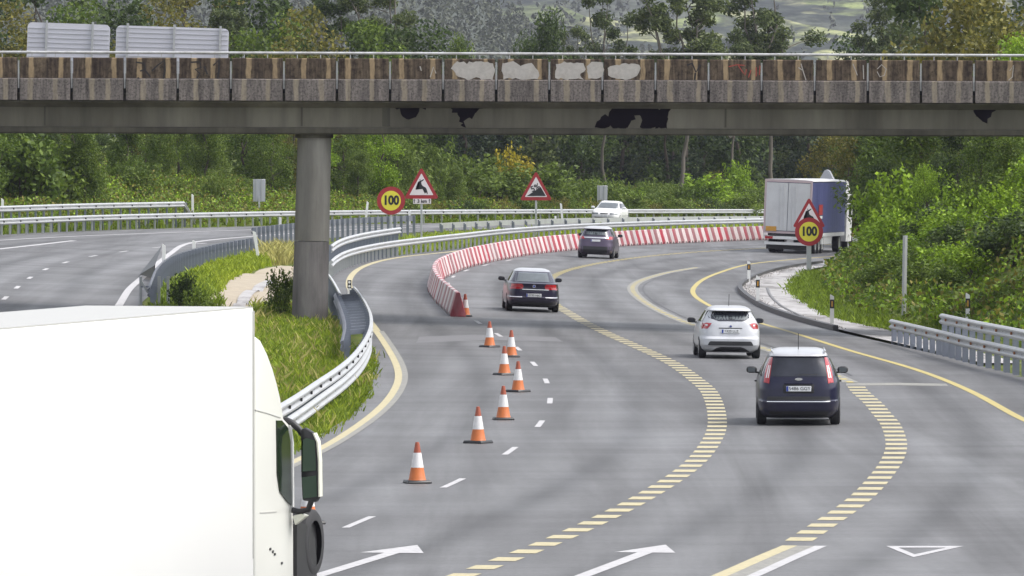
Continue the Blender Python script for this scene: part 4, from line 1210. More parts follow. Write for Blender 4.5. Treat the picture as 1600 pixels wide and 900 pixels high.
# --- dark blue people carrier, nearest car
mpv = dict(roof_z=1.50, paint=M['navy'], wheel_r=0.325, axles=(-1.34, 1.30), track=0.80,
    slices=[(0.16, -1.98, 2.02, 0.78, 5), (0.24, -2.10, 2.12, 0.86, 5.5), (0.34, -2.16, 2.17, 0.900, 6), (0.50, -2.185, 2.19, 0.915, 6), (0.53, -2.18, 2.19, 0.917, 6), (0.56, -2.12, 2.19, 0.918, 6), (0.80, -2.10, 2.15, 0.918, 6), (0.93, -2.08, 2.05, 0.905, 5.5),
            (1.02, -2.06, 1.62, 0.875, 5), (1.08, -2.045, 1.30, 0.850, 5), (1.28, -1.985, 0.98, 0.765, 4.5), (1.46, -1.92, 0.66, 0.672, 4.2), (1.50, -1.97, 0.55, 0.640, 4.5), (1.54, -1.93, 0.45, 0.61, 4.5), (1.58, -1.75, 0.30, 0.585, 4), (1.62, -1.40, 0.10, 0.53, 4), (1.645, -0.95, -0.10, 0.42, 3.5)],
    rear=[('rear_window', [(-0.635, 1.065), (0.635, 1.065), (0.535, 1.465), (-0.535, 1.465)], 'glass'),
          ('bumper_strip', [(-0.80, 0.515), (0.80, 0.515), (0.80, 0.538), (-0.80, 0.538)], 'chrome'),
          ('bumper_recess', [(-0.70, 0.55), (0.70, 0.55), (0.67, 0.63), (-0.67, 0.63)], 'black'),
          ('bumper_skirt', [(-0.70, 0.19), (0.70, 0.19), (0.74, 0.31), (-0.74, 0.31)], 'black'),
          ('wiper', [(-0.02, 1.085), (0.42, 1.10), (0.42, 1.115), (-0.02, 1.115)], 'black')],
    rear_pair=[('tail_light', [(0.640, 0.91), (0.76, 0.93), (0.725, 1.20), (0.665, 1.43), (0.615, 1.47), (0.560, 1.47), (0.600, 1.20)], 'red_lens')],
    lamp_inner=[('reversing_lamp', [(0.690, 1.03), (0.715, 1.03), (0.655, 1.30), (0.635, 1.30)], 'clear_lens'), ('indicator_lamp', [(0.650, 1.03), (0.672, 1.03), (0.622, 1.30), (0.604, 1.30)], 'clear_lens')],
    front=[('windscreen', [(-0.74, 1.10), (0.74, 1.10), (0.58, 1.50), (-0.58, 1.50)], 'glass')],
    side=[('side_window', [(-1.70, 1.06), (1.05, 1.04), (0.55, 1.44), (-1.60, 1.44)], 'glass'), ('sill_trim', [(-0.95, 0.24), (0.92, 0.24), (0.92, 0.32), (-0.95, 0.32)], 'black')],
    plate=('5486 GGY', 0.80, 0.54, False), badge=(0, 1.005, 0.085, 0.03), badge_text='', mirror=(0.885, 0.95, 1.11), m_glass='glass_pale', antenna=(0, -1.25, 1.62, 1.98),
    boxes=[('licence_recess', (0, -2.105, 0.80), (0.66, 0.03, 0.19), 'black'), ('tailgate_handle', (0, -2.12, 0.915), (0.62, 0.03, 0.025), 'navy')],
    box_pairs=[('roof_rail', (0.575, -0.75, 1.60), (0.035, 1.9, 0.045), 'chrome'), ('door_handle', (0.925, -0.55, 0.92), (0.05, 0.2, 0.035), 'black')])
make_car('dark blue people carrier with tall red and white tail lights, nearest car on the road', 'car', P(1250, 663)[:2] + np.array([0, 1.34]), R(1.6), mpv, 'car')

# --- white hatchback
hatch = dict(paint=M['white_car'], wheel_r=0.31, axles=(-1.22, 1.30), track=0.755,
    slices=[(0.17, -1.78, 1.90, 0.72, 5), (0.26, -1.93, 1.98, 0.83, 5.5), (0.38, -2.00, 2.02, 0.865, 6), (0.55, -2.00, 2.03, 0.870, 5.5), (0.62, -1.93, 2.02, 0.872, 5), (0.75, -1.90, 2.00, 0.870, 5), (0.86, -1.875, 1.88, 0.855, 4.5), (0.95, -1.845, 1.42, 0.825, 4.5),
            (1.05, -1.80, 1.05, 0.775, 4.2), (1.20, -1.66, 0.80, 0.695, 4), (1.315, -1.55, 0.52, 0.625, 4), (1.335, -1.72, 0.47, 0.61, 5), (1.36, -1.70, 0.40, 0.595, 5), (1.40, -1.50, 0.22, 0.55, 4), (1.44, -1.05, -0.05, 0.47, 3.6), (1.458, -0.65, -0.25, 0.34, 3)],
    rear=[('rear_window', [(-0.34, 1.045), (0.34, 1.045), (0.60, 1.13), (0.625, 1.20), (0.565, 1.31), (-0.565, 1.31), (-0.625, 1.20), (-0.60, 1.13)], 'glass'),
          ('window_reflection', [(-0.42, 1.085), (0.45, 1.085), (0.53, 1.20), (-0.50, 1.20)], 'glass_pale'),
          ('bumper_insert', [(-0.64, 0.37), (0.64, 0.37), (0.60, 0.455), (0.56, 0.485), (-0.56, 0.485), (-0.60, 0.455)], 'black'),
          ('bumper_lip', [(-0.64, 0.335), (0.64, 0.335), (0.64, 0.36), (-0.64, 0.36)], 'alloy'),
          ('diffuser', [(-0.55, 0.19), (0.55, 0.19), (0.40, 0.29), (0.28, 0.325), (-0.28, 0.325), (-0.40, 0.29)], 'black'),
          ('plate_recess', [(-0.33, 0.84), (0.33, 0.84), (0.32, 0.862), (-0.32, 0.862)], 'ink')],
    rear_pair=[('tail_light', [(0.64, 0.83), (0.80, 0.82), (0.805, 0.90), (0.77, 0.985), (0.66, 0.995), (0.53, 0.985), (0.58, 0.90)], 'red_lens')],
    lamp_inner=[('lamp_core', [(0.64, 0.91), (0.69, 0.91), (0.70, 0.95), (0.64, 0.955)], 'clear_lens')],
    front=[('windscreen', [(-0.68, 1.0), (0.68, 1.0), (0.55, 1.32), (-0.55, 1.32)], 'glass')],
    side=[('side_window', [(-1.25, 1.02), (0.95, 0.97), (0.45, 1.31), (-1.2, 1.31)], 'glass'), ('sill_trim', [(-0.85, 0.25), (0.92, 0.25), (0.92, 0.33), (-0.85, 0.33)], 'black')],
    plate=('1320 LLZ', 0.765, 0.50, False), badge=(0, 0.905, 0.045, 0.03), mirror=(0.845, 0.72, 1.01), antenna=(0, -0.80, 1.45, 1.78))
make_car('white hatchback with black mirrors and a roof aerial in the middle lane', 'car', P(1137, 559.5)[:2] + np.array([0.0, 1.22]), R(-1.6), hatch, 'car')

# --- dark saloon beside the barrier
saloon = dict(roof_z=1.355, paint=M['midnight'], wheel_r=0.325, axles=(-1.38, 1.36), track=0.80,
    slices=[(0.17, -2.12, 2.18, 0.78, 5), (0.26, -2.28, 2.30, 0.875, 5.5), (0.38, -2.36, 2.37, 0.905, 6), (0.50, -2.37, 2.39, 0.910, 6), (0.54, -2.33, 2.39, 0.912, 5.5), (0.72, -2.30, 2.34, 0.910, 5.5), (0.86, -2.29, 2.20, 0.895, 5), (0.975, -2.30, 1.85, 0.865, 5),
            (0.995, -2.22, 1.55, 0.845, 5), (1.01, -1.72, 1.22, 0.815, 4.5), (1.15, -1.50, 0.95, 0.745, 4.2), (1.30, -1.24, 0.62, 0.672, 4), (1.37, -1.05, 0.45, 0.635, 4), (1.42, -0.85, 0.28, 0.575, 3.8), (1.46, -0.50, 0.05, 0.46, 3.4), (1.475, -0.30, -0.1, 0.34, 3)],
    rear=[('rear_window', [(-0.64, 1.03), (0.64, 1.03), (0.565, 1.335), (-0.565, 1.335)], 'glass_pale'),
          ('chrome_strip', [(0.40, 0.497), (0.82, 0.497), (0.82, 0.525), (0.40, 0.525)], 'chrome'), ('chrome_strip', [(-0.82, 0.497), (-0.40, 0.497), (-0.40, 0.525), (-0.82, 0.525)], 'chrome'),
          ('boot_edge', [(-0.40, 0.765), (0.52, 0.765), (0.52, 0.785), (-0.40, 0.785)], 'chrome'),
          ('bumper_skirt', [(-0.72, 0.19), (0.72, 0.19), (0.76, 0.33), (-0.76, 0.33)], 'black')],
    rear_pair=[('tail_light', [(0.40, 0.79), (0.80, 0.76), (0.845, 0.86), (0.83, 0.955), (0.42, 0.965), (0.36, 0.88)], 'red_lens')],
    lamp_inner=[('lamp_bar', [(0.46, 0.855), (0.78, 0.85), (0.78, 0.872), (0.46, 0.878)], 'sign_red')],
    front=[('windscreen', [(-0.70, 1.04), (0.70, 1.04), (0.56, 1.36), (-0.56, 1.36)], 'glass')],
    side=[('side_window', [(-1.35, 1.03), (1.1, 1.01), (0.5, 1.34), (-1.0, 1.34)], 'glass'), ('sill_trim', [(-1.0, 0.24), (0.98, 0.24), (0.98, 0.31), (-1.0, 0.31)], 'chrome')],
    plate=('0790 HJG', 0.575, 0.52, False), badge=(0, 0.885, 0.055, 0.055), mirror=(0.875, 0.80, 1.06))
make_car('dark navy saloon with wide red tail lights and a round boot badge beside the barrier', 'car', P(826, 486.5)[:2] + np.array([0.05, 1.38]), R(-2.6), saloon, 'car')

# --- plum-grey hatchback further on
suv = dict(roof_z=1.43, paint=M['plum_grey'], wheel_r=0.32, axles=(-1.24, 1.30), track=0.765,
    slices=[(0.18, -1.85, 1.90, 0.74, 5), (0.28, -1.97, 2.0, 0.85, 5.5), (0.42, -2.02, 2.04, 0.88, 6), (0.60, -2.00, 2.05, 0.885, 5.5), (0.75, -1.96, 2.03, 0.885, 5), (0.90, -1.93, 1.90, 0.870, 5), (1.00, -1.90, 1.45, 0.84, 4.5),
            (1.10, -1.84, 1.10, 0.79, 4.2), (1.28, -1.70, 0.80, 0.715, 4), (1.40, -1.60, 0.52, 0.655, 4), (1.43, -1.74, 0.46, 0.64, 5), (1.46, -1.68, 0.38, 0.62, 5), (1.50, -1.45, 0.20, 0.57, 4), (1.535, -1.0, -0.05, 0.48, 3.6), (1.55, -0.65, -0.25, 0.34, 3)],
    rear=[('rear_window', [(-0.60, 1.10), (0.60, 1.10), (0.65, 1.18), (0.575, 1.40), (-0.575, 1.40), (-0.65, 1.18)], 'glass'),
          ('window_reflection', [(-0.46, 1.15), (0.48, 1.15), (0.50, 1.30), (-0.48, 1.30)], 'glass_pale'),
          ('tailgate_band', [(-0.62, 0.975), (0.62, 0.975), (0.62, 1.035), (-0.62, 1.035)], 'chrome'),
          ('bumper_skirt', [(-0.78, 0.22), (0.78, 0.22), (0.82, 0.58), (-0.82, 0.58)], 'black')],
    rear_pair=[('tail_light', [(0.52, 0.93), (0.82, 0.92), (0.835, 1.0), (0.79, 1.09), (0.62, 1.06)], 'red_lens')],
    front=[('windscreen', [(-0.70, 1.08), (0.70, 1.08), (0.56, 1.40), (-0.56, 1.40)], 'glass')],
    side=[('side_window', [(-1.35, 1.08), (1.0, 1.04), (0.5, 1.40), (-1.3, 1.40)], 'glass'), ('sill_trim', [(-0.85, 0.26), (0.92, 0.26), (0.92, 0.34), (-0.85, 0.34)], 'black')],
    plate=('', 0.86, 0.46, False), mirror=(0.85, 0.74, 1.09))
make_car('plum grey hatchback, its roof pale with sky sheen, passing the far part of the barrier', 'car', P(932, 403.5)[:2] + np.array([0.1, 1.24]), R(5.5), suv, 'car')

# --- white saloon coming the other way
onc = dict(paint=M['white_car_old'], wheel_r=0.31, axles=(-1.35, 1.35), track=0.765,
    slices=[(0.18, -2.05, 2.05, 0.76, 5), (0.28, -2.18, 2.20, 0.855, 5.5), (0.42, -2.24, 2.27, 0.88, 5.5), (0.58, -2.25, 2.28, 0.885, 5), (0.70, -2.22, 2.20, 0.885, 5), (0.80, -2.2, 2.02, 0.875, 5), (0.88, -2.15, 1.70, 0.855, 5), (0.95, -1.95, 1.15, 0.82, 4.5), (1.05, -1.60, 0.95, 0.775, 4.2),
            (1.20, -1.30, 0.62, 0.70, 4), (1.31, -1.05, 0.36, 0.635, 4), (1.37, -0.75, 0.10, 0.56, 3.6), (1.40, -0.45, -0.10, 0.45, 3.2), (1.41, -0.35, -0.2, 0.34, 3)],
    front=[('windscreen', [(-0.72, 0.965), (0.72, 0.965), (0.575, 1.315), (-0.575, 1.315)], 'glass_pale'),
           ('lower_bumper', [(-0.80, 0.30), (0.80, 0.30), (0.83, 0.44), (-0.83, 0.44)], 'black'), ('grille', [(-0.22, 0.60), (0.22, 0.60), (0.25, 0.67), (-0.25, 0.67)], 'black')],
    front_pair=[('headlight', [(0.36, 0.59), (0.78, 0.60), (0.82, 0.67), (0.36, 0.69)], 'glass_pale')],
    rear=[('rear_window', [(-0.66, 0.98), (0.66, 0.98), (0.57, 1.30), (-0.57, 1.30)], 'glass')],
    rear_pair=[('tail_light', [(0.45, 0.66), (0.82, 0.64), (0.84, 0.80), (0.45, 0.82)], 'red_lens')],
    side=[('side_window', [(-1.40, 0.97), (1.0, 0.95), (0.36, 1.28), (-0.95, 1.28)], 'glass'), ('rub_strip', [(-0.95, 0.50), (0.95, 0.50), (0.95, 0.55), (-0.95, 0.55)], 'alloy')],
    plate=('2417 BVK', 0.50, 0.50, True), mirror=(0.85, 0.70, 0.99), mirror_mat='white_car_old')
q = P(951, 350.5)
make_car('white older saloon driving towards us on the opposite carriageway', 'car', (q[0] + 0.1, q[1] + 2.0), R(180 + 10.5), onc, 'car', 1.06)

# ------------------------------------------------------------------ curtain-sided truck
M['truck_white'] = mat('truck_white', (0.70, 0.70, 0.70), 0.4, 0, 0.05, 1.2, dirt=(0.45, 0.43, 0.42), dirt_amt=0.3)
M['truck_door'] = mat('truck_door_grey', (0.58, 0.585, 0.60), 0.45, 0, 0.05, 1.5, dirt=(0.34, 0.33, 0.33), dirt_amt=0.35)
m, n, l, b = nodes_of('blue_curtain')
v = coords(n)
f = noise(n, l, mapping(n, l, v, (1, 2.2, 0.08)), 1.6, 4, 0.6)
l.new(ramp(n, l, f, [(0.3, (0.030, 0.035, 0.13)), (0.5, (0.050, 0.058, 0.185)), (0.66, (0.10, 0.112, 0.24))]), b.inputs['Base Color'])
b.inputs['Roughness'].default_value = 0.42; bump(n, l, b, f, 0.6, 0.06)
M['curtain'] = m
M['pink_frame'] = mat('trailer_frame', (0.50, 0.40, 0.42), 0.45, 0, 0.1, 3)
def lorry():
    q = P(1228, 396)
    t = thing('curtain_truck', 'white articulated lorry with a grey rear door and dark blue curtain side', 'truck')
    t.matrix_world = heading_matrix((q[0], q[1]), R(10.4))
    W, H, L = 2.55, 3.92, 13.4
    z0 = 1.05
    fr = MB()
    for x in (-W / 2 + 0.05, W / 2 - 0.05): fr.box((x, 0.05, (z0 + H) / 2), (0.10, 0.12, H - z0 - 0.01))
    fr.box((0, 0.05, H - 0.07), (W - 0.2, 0.12, 0.14)); fr.box((0, 0.05, z0 + 0.06), (W - 0.2, 0.12, 0.12))
    body = MB().box((0, L / 2 + 0.06, (z0 + H) / 2 - 0.04), (W - 0.06, L - 0.15, H - z0 - 0.12)).build('trailer_box', M['curtain'], t)
    fr.build('rear_frame', M['pink_frame'], body)
    roof = MB().prism([(-W / 2, H - 0.06), (W / 2, H - 0.06), (W / 2 - 0.02, H), (0, H + 0.05), (-W / 2 + 0.02, H)], 'y', 0.0, L).build('roof', M['truck_white'], t)
    for s_ in (-1, 1):
        d = MB().box((s_ * 0.59, 0.0, (z0 + H) / 2 - 0.01), (1.15, 0.06, H - z0 - 0.32)).build('rear_door', M['truck_door'], t)
        for x in (0.22, 0.42): MB().tube([(s_ * x, -0.05, z0 + 0.2), (s_ * x, -0.05, H - 0.25)], 0.016, 6).build('lock_rod', M['truck_door'], d)
        MB().box((s_ * 0.85, -0.045, z0 + 0.24), (0.56, 0.02, 0.25)).build('amber_panel', M['amber'], d)
    for s_ in (-1, 1):
        MB().box((s_ * (W / 2 - 0.02), L / 2, z0 - 0.06), (0.05, L - 0.3, 0.2)).build('side_rail', M['truck_door'], t)
        MB().box((s_ * (W / 2 - 0.01), L / 2 + 0.1, z0 + 0.22), (0.03, L - 0.3, 0.32)).build('curtain_hem', M['curtain'], t)
        MB().box((s_ * (W / 2 - 0.05), 6.3, 0.72), (0.05, 4.2, 0.45)).build('side_guard', M['truck_door'], t)
    MB().box((W / 2 - 0.004, 3.6, 2.35), (0.012, 1.5, 0.55)).build('curtain_emblem', M['sign_red'], body)
    MB().box((W / 2 - 0.003, 3.7, 1.95), (0.012, 1.2, 0.14)).build('curtain_lettering', M['truck_white'], body)
    bp = MB().box((0, 0.05, 0.82), (2.5, 0.14, 0.16)).build('rear_bumper', M['truck_white'], t)
    MB().box((0, 0.08, 0.52), (2.4, 0.10, 0.15)).build('underrun_bar', M['truck_white'], t)
    MB().box((0, 0.03, 0.965), (2.3, 0.08, 0.1)).build('buffer_strip', M['black'], t)
    for x in (-0.95, 0.0, 0.95): MB().box((x, -0.03, 0.82), (0.42 if x else 0.5, 0.03, 0.13)).build('tail_light' if x else 'number_plate', M['red_lens'] if x else M['plate'], bp)
    for x in (-1.12, 1.12): MB().box((x, -0.03, 0.99), (0.22, 0.04, 0.14)).build('corner_lamp', M['clear_lens'], bp)
    MB().box((0, 0.5, 0.35), (2.3, 0.02, 0.3)).build('spray_flap', M['black'], t)
    MB().box((0, 5.5, 0.95), (0.9, 9.5, 0.25)).build('chassis', M['black'], t)
    for y in (2.3, 3.6, 4.9):
        for s_ in (-1, 1): wheel(t, s_ * 1.06, y, 0.5, 0.38, s_)
    cab = MB().prism([(-1.02, 0.55), (1.02, 0.55), (1.02, 3.3), (0.85, 3.75), (-0.85, 3.75), (-1.02, 3.3)], 'y', L + 0.9, L + 2.9)
    cab = MB().box((0, L + 1.9, 1.85), (2.48, 2.2, 2.6)).prism([(L + 0.75, 3.15), (L + 2.8, 3.15), (L + 1.5, 3.85), (L + 0.75, 3.9)], 'x', -1.15, 1.15).build('cab', M['truck_white'], t)
    MB().box((1.245, L + 2.1, 2.25), (0.02, 1.0, 0.7)).build('cab_window', M['glass'], cab)
    MB().box((0, L + 3.005, 2.35), (2.2, 0.02, 0.85)).build('windscreen', M['glass'], cab)
    for s_ in (-1, 1):
        mm = MB().box((s_ * 1.48, L + 2.55, 2.2), (0.26, 0.16, 0.85)).bar((s_ * 1.24, L + 2.6, 2.68), (s_ * 1.5, L + 2.55, 2.66), 0.06, 0.06).bar((s_ * 1.24, L + 2.6, 1.78), (s_ * 1.5, L + 2.55, 1.8), 0.05, 0.05).build('wing_mirror', M['black'], cab)
        for y in (L + 1.9, L - 1.7): wheel(t, s_ * 1.06, y, 0.5, 0.36, s_)
    cp_ = MB().prism([(-0.35, H + 0.02), (0.4, H + 0.02), (0.14, H + 0.48), (0.0, H + 0.54), (-0.12, H + 0.48)], 'y', L + 0.9, L + 1.5).build('air_deflector', M['sign_back'], cab)
    return t
lorry()

# ------------------------------------------------------------------ big white lorry in the left foreground
def white_lorry():
    TH = R(15.0)
    C = ray(396.5, 480.5); tt = (4.0 - CAMZ) / C[2]
    C = np.array([C[0] * tt, C[1] * tt])
    d = np.array([math.sin(TH), math.cos(TH)]); r_ = np.array([math.cos(TH), -math.sin(TH)])
    t = thing('white_lorry', 'huge plain white box lorry filling the lower left corner of the picture', 'truck', (*C, 0))
    t.rotation_euler = (0, 0, -TH)
    def side(x, y, off=0.0):
        """photo pixel -> (y, z) on the vertical plane 'off' outside the lorry's right side"""
        D = ray(x, y); o = C + r_ * off
        k = (o @ r_) / (D[:2] @ r_)
        p = D[:2] * k - o
        return (float(p @ d), float(CAMZ + D[2] * k))
    W, L = 2.5, 13.5
    box = MB().box((-W / 2, -L / 2, 2.075), (W, L, 3.85)).build('cargo_box', M['lorry_white'], t)
    bevel(box, 0.03, 2)
    MB().box((-W / 2, -L / 2, 4.002), (W - 0.02, L - 0.04, 0.02)).build('roof', M['lorry_trim'], box)
    MB().box((0.004, -0.03, 2.2), (0.016, 0.06, 3.5)).build('corner_post', M['lorry_trim'], box)
    for y in (-9.9, -8.6, -7.3):
        for s_ in (0, -1): wheel(t, -0.2 - 2.1 * (s_ == -1), y, 0.5, 0.36, 1)
    # cab: side outline read along the lorry's flank, as wide as the lorry
    o_px = [(401, 524), (410, 531), (420, 551), (429, 575), (436, 600), (441, 621), (446, 653), (455, 662), (459, 690), (459.5, 760), (461, 800), (461.5, 850), (461.5, 925), (401, 925)]
    prof = [side(*p) for p in o_px]
    cab = MB().prism(prof, 'x', -W + 0.02, -0.02).build('cab', M['lorry_cab'], t)
    bevel(cab, 0.05, 3, 40)
    win = MB().prism([side(*p) for p in [(433, 657), (441, 657), (450, 668), (454, 690), (456, 790), (449, 783), (438, 768), (434, 740)]], 'x', -0.08, 0.0).build('side_window', M['lorry_glass'], cab)
    MB().prism([side(*p) for p in [(452.5, 664), (455, 668), (458, 692), (458.5, 796), (456.5, 794), (455.5, 692)]], 'x', -0.06, 0.012).build('pillar', M['lorry_white'], cab)
    MB().prism([side(*p) for p in [(401, 640), (420, 645), (440, 652), (440, 653.5), (420, 646.5), (401, 641.5)]], 'x', -0.05, -0.012).build('panel_joint', M['lorry_trim'], cab)
    MB().prism([side(*p) for p in [(408, 800.5), (434, 799), (434, 800.5), (408, 802)]], 'x', -0.05, -0.012).build('door_seam', M['lorry_trim'], cab)
    for p in ((424, 858), (428, 862), (431, 866), (442, 880)):
        y, z = side(*p); MB().box((-0.015, y, z), (0.012, 0.07, 0.035)).build('mark', M['ink'], cab)
    # black wheel arch standing proud of the flank, with the front wheel in it
    a0 = [(462, 818), (470, 817), (480, 821), (486, 832), (490, 846), (492.5, 870), (493.5, 930), (462, 930)]
    y0, z0 = side(462, 818)
    ar = [side(*p) for p in a0]
    MB().prism(ar, 'x', -0.55, 0.02).build('wheel_arch', M['black'], t)
    yw = side(486, 880)[0]
    wh = wheel(t, -0.14, yw + 0.12, 0.50, 0.34, 1, rim=False, name='front_wheel')
    MB().lathe([(0.33, 0.10), (0.30, 0.05), (0.12, 0.06), (0.10, 0.14), (0.02, 0.15)], 24, 'x').build('rim', M['black'], wh, 40)
    # mirror block on two arms, faces to the rear
    def at(x, y, off):
        yy, zz = side(x, y, off); return (off, yy, zz)
    yy_m = side(457, 720)[0] - 0.1
    def mpt(x, y):                                    # on the plane across the lorry through the mirrors
        D = ray(x, y); o = C + d * yy_m
        k = (o @ d) / (D[:2] @ d)
        p = D[:2] * k - C
        return (float(p @ r_), float(CAMZ + D[2] * k))
    hs = [mpt(*p) for p in [(468, 672), (476, 668), (489, 676), (495, 690), (497.5, 720), (498, 778), (493, 785), (472, 782), (470, 740), (471, 700)]]
    hous = MB().prism(hs, 'y', yy_m, yy_m + 0.12).build('mirror_housing', M['black'], t)
    bevel(hous, 0.025, 2)
    MB().prism([mpt(*p) for p in [(489, 677), (491, 676.5), (497, 690), (499.5, 720), (500, 776), (498, 776), (497.4, 720), (494.8, 690)]], 'y', yy_m - 0.02, yy_m + 0.13).build('housing_edge', M['lorry_cream'], hous)
    MB().prism([mpt(*p) for p in [(471, 690), (478, 684), (492, 688), (494.5, 735), (471, 737)]], 'y', yy_m - 0.012, yy_m + 0.01).build('mirror_glass', M['lorry_mirror'], hous)
    MB().prism([mpt(*p) for p in [(472, 746), (494.5, 743), (495.5, 776), (474, 779)]], 'y', yy_m - 0.012, yy_m + 0.01).build('wide_mirror', M['lorry_mirror'], hous)
    a, b_ = mpt(438, 657), mpt(472, 676)
    mb = MB()
    arm = [mpt(437, 657), mpt(446, 657), mpt(456, 662), mpt(466, 671), mpt(474, 682)]
    mb.tube([(x, yy_m + 0.05, z) for x, z in arm], 0.05, 8).build('mirror_arm', M['black'], t, 50)
    arm = [mpt(455, 797), mpt(466, 800), mpt(480, 797), mpt(486, 780)]
    MB().tube([(x, yy_m + 0.05, z) for x, z in arm], 0.045, 8).build('mirror_arm', M['black'], t, 50)
    MB().prism([mpt(*p) for p in [(457, 806), (470, 803), (478, 806), (470, 813), (461, 820)]], 'y', yy_m, yy_m + 0.15).build('step_cover', M['lorry_cream'], t)
    return t
M['lorry_white'] = mat('lorry_white', (0.70, 0.70, 0.685), 0.42, 0, 0.03, 0.8)
M['lorry_cab'] = mat('lorry_cab_white', (0.60, 0.60, 0.56), 0.35, 0, 0.04, 0.9)
M['lorry_trim'] = mat('lorry_trim', (0.40, 0.395, 0.375), 0.4, 0, 0.04, 2)
M['lorry_cream'] = mat('lorry_cream', (0.66, 0.66, 0.56), 0.4, 0, 0.05, 3)
M['lorry_glass'] = mat('lorry_side_glass', (0.012, 0.022, 0.012), 0.06, 0, 0.3, 3)
M['lorry_mirror'] = mat('lorry_mirror_glass', (0.05, 0.075, 0.06), 0.04, 1.0, 0.05, 3)
white_lorry()
print('vehicles ok')
# ================================================================== ROAD SIGNS
def ground_at(px, py):
    q = P(px, py)
    return np.array([q[0], q[1], max(q[2], float(ground_z([q[0]], [q[1]])[0]))])
def rounded_tri(w, h, r):
    pts = []
    V = [(-w / 2, 0), (w / 2, 0), (0, h)]
    for i in range(3):
        p, a, b_ = np.array(V[i]), np.array(V[i - 1]), np.array(V[(i + 1) % 3])
        u = (a - p) / np.linalg.norm(a - p); v = (b_ - p) / np.linalg.norm(b_ - p)
        for t in np.linspace(0, 1, 5):
            pts.append(tuple((1 - t) ** 2 * (p + u * r) + 2 * t * (1 - t) * p + t * t * (p + v * r)))
    return pts
DEER = [(-0.20, 0.50), (-0.19, 0.55), (-0.09, 0.59), (-0.10, 0.70), (-0.06, 0.70), (-0.055, 0.60), (0.03, 0.63), (0.13, 0.71), (0.155, 0.68), (0.06, 0.585), (-0.01, 0.54), (0.0, 0.44), (0.03, 0.34), (0.12, 0.27), (0.23, 0.21), (0.29, 0.12), (0.285, 0.02),
        (0.36, -0.12), (0.34, -0.20), (0.305, -0.20), (0.31, -0.12), (0.225, 0.0), (0.235, -0.10), (0.20, -0.16), (0.175, -0.14), (0.19, -0.07), (0.165, 0.06), (0.06, 0.12), (-0.05, 0.14), (-0.17, 0.10), (-0.24, 0.145), (-0.31, 0.075), (-0.335, 0.10), (-0.26, 0.20), (-0.17, 0.17), (-0.135, 0.21),
        (-0.25, 0.255), (-0.29, 0.20), (-0.315, 0.225), (-0.265, 0.315), (-0.12, 0.27), (-0.10, 0.36), (-0.105, 0.47), (-0.15, 0.475)]
def triangle(parent, w, zc, y=0.0, art='deer', sc=1.0):
    """zc: height of the bottom edge"""
    h = w * 0.905
    pl = MB().prism([(x, z + zc) for x, z in rounded_tri(w, h, w * 0.10)], 'y', y, y + 0.03).build('warning_plate', M['sign_red'], parent)
    k = 0.685
    fc = MB().prism([(x, z + zc + h * 0.115) for x, z in rounded_tri(w * k, h * k, w * 0.03)], 'y', y - 0.005, y + 0.004).build('sign_field', M['sign_white'], pl)
    if art == 'deer':
        s_ = w * 0.50
        bm = bmesh.new()
        f0 = bm.faces.new([bm.verts.new((x * s_ + 0.0, y - 0.010, z * s_ * 0.95 + zc + h * 0.245)) for x, z in DEER])
        bmesh.ops.triangulate(bm, faces=[f0])
        ex = bmesh.ops.extrude_face_region(bm, geom=bm.faces[:])
        bmesh.ops.translate(bm, verts=[v for v in ex['geom'] if isinstance(v, bmesh.types.BMVert)], vec=(0, 0.006, 0))
        bmesh.ops.recalc_face_normals(bm, faces=bm.faces)
        me = bpy.data.meshes.new('deer_symbol'); bm.to_mesh(me); bm.free(); me.materials.append(M['ink'])
        link_mesh('deer_symbol', me, pl)
    else:
        z0 = zc + h * 0.145
        MB().prism([(-w * 0.285, z0), (w * 0.305, z0), (w * 0.145, z0 + h * 0.305)], 'y', y - 0.009, y - 0.003).build('gradient_wedge', M['ink'], pl)
        text('gradient_text', '5%', w * 0.25, M['ink'], pl, (-w * 0.02, y - 0.010, z0 + h * 0.275), 0.003, 0.010, rot=(R(90), R(-26), 0))
    return pl
def roundel(parent, r, zc, y=0.0):
    pl = MB().lathe([(r - 0.01, y + 0.03), (r, y + 0.02), (r, y), (0.01, y)], 40, 'y', (0, 0, zc)).build('speed_plate', M['sign_red'], parent, 30)
    MB().lathe([(r * 0.70, y - 0.002), (r * 0.70, y - 0.006), (0.01, y - 0.006)], 40, 'y', (0, 0, zc)).build('sign_field', M['sign_yellow'], pl)
    text('numerals', '100', r * 0.88, M['ink'], pl, (0, y - 0.010, zc), 0.003, 0.024 * r / 0.6, sx=0.86)
    return pl
def pole(parent, h, w=0.09, name='pole', y=0.06):
    return bevel(MB().box((0, y, h / 2 - 0.2), (w, 0.07, h + 0.4)).build(name, M['pole'], parent), 0.01, 1)
def place_sign(px, pyb, label):
    q = ground_at(px, pyb)
    return thing('road_sign', label, 'road sign', q), q
def zat(q, py): return float(PY(800, py, q[1])[2]) - q[2]
def wid(q, px): return px * q[1] / FPX
t, q = place_sign(611, 392, 'round yellow 100 speed limit sign on its own, left of the deer warning sign')
roundel(t, wid(q, 22), zat(q, 313.5)); pole(t, zat(q, 318), 0.10); t.rotation_euler.z = R(3)
t, q = place_sign(658.5, 391, 'triangular leaping deer warning sign with a small distance plate below')
triangle(t, wid(q, 55), zat(q, 310.5)); pole(t, zat(q, 300), 0.10)
pl = MB().box((wid(q, 1), 0.0, zat(q, 314.5)), (wid(q, 28), 0.03, wid(q, 8))).build('distance_plate', M['sign_white'], t)
text('distance_text', '3 km', wid(q, 7.4), M['ink'], pl, (wid(q, 1), -0.02, zat(q, 314.5)), 0.003, 0.008)
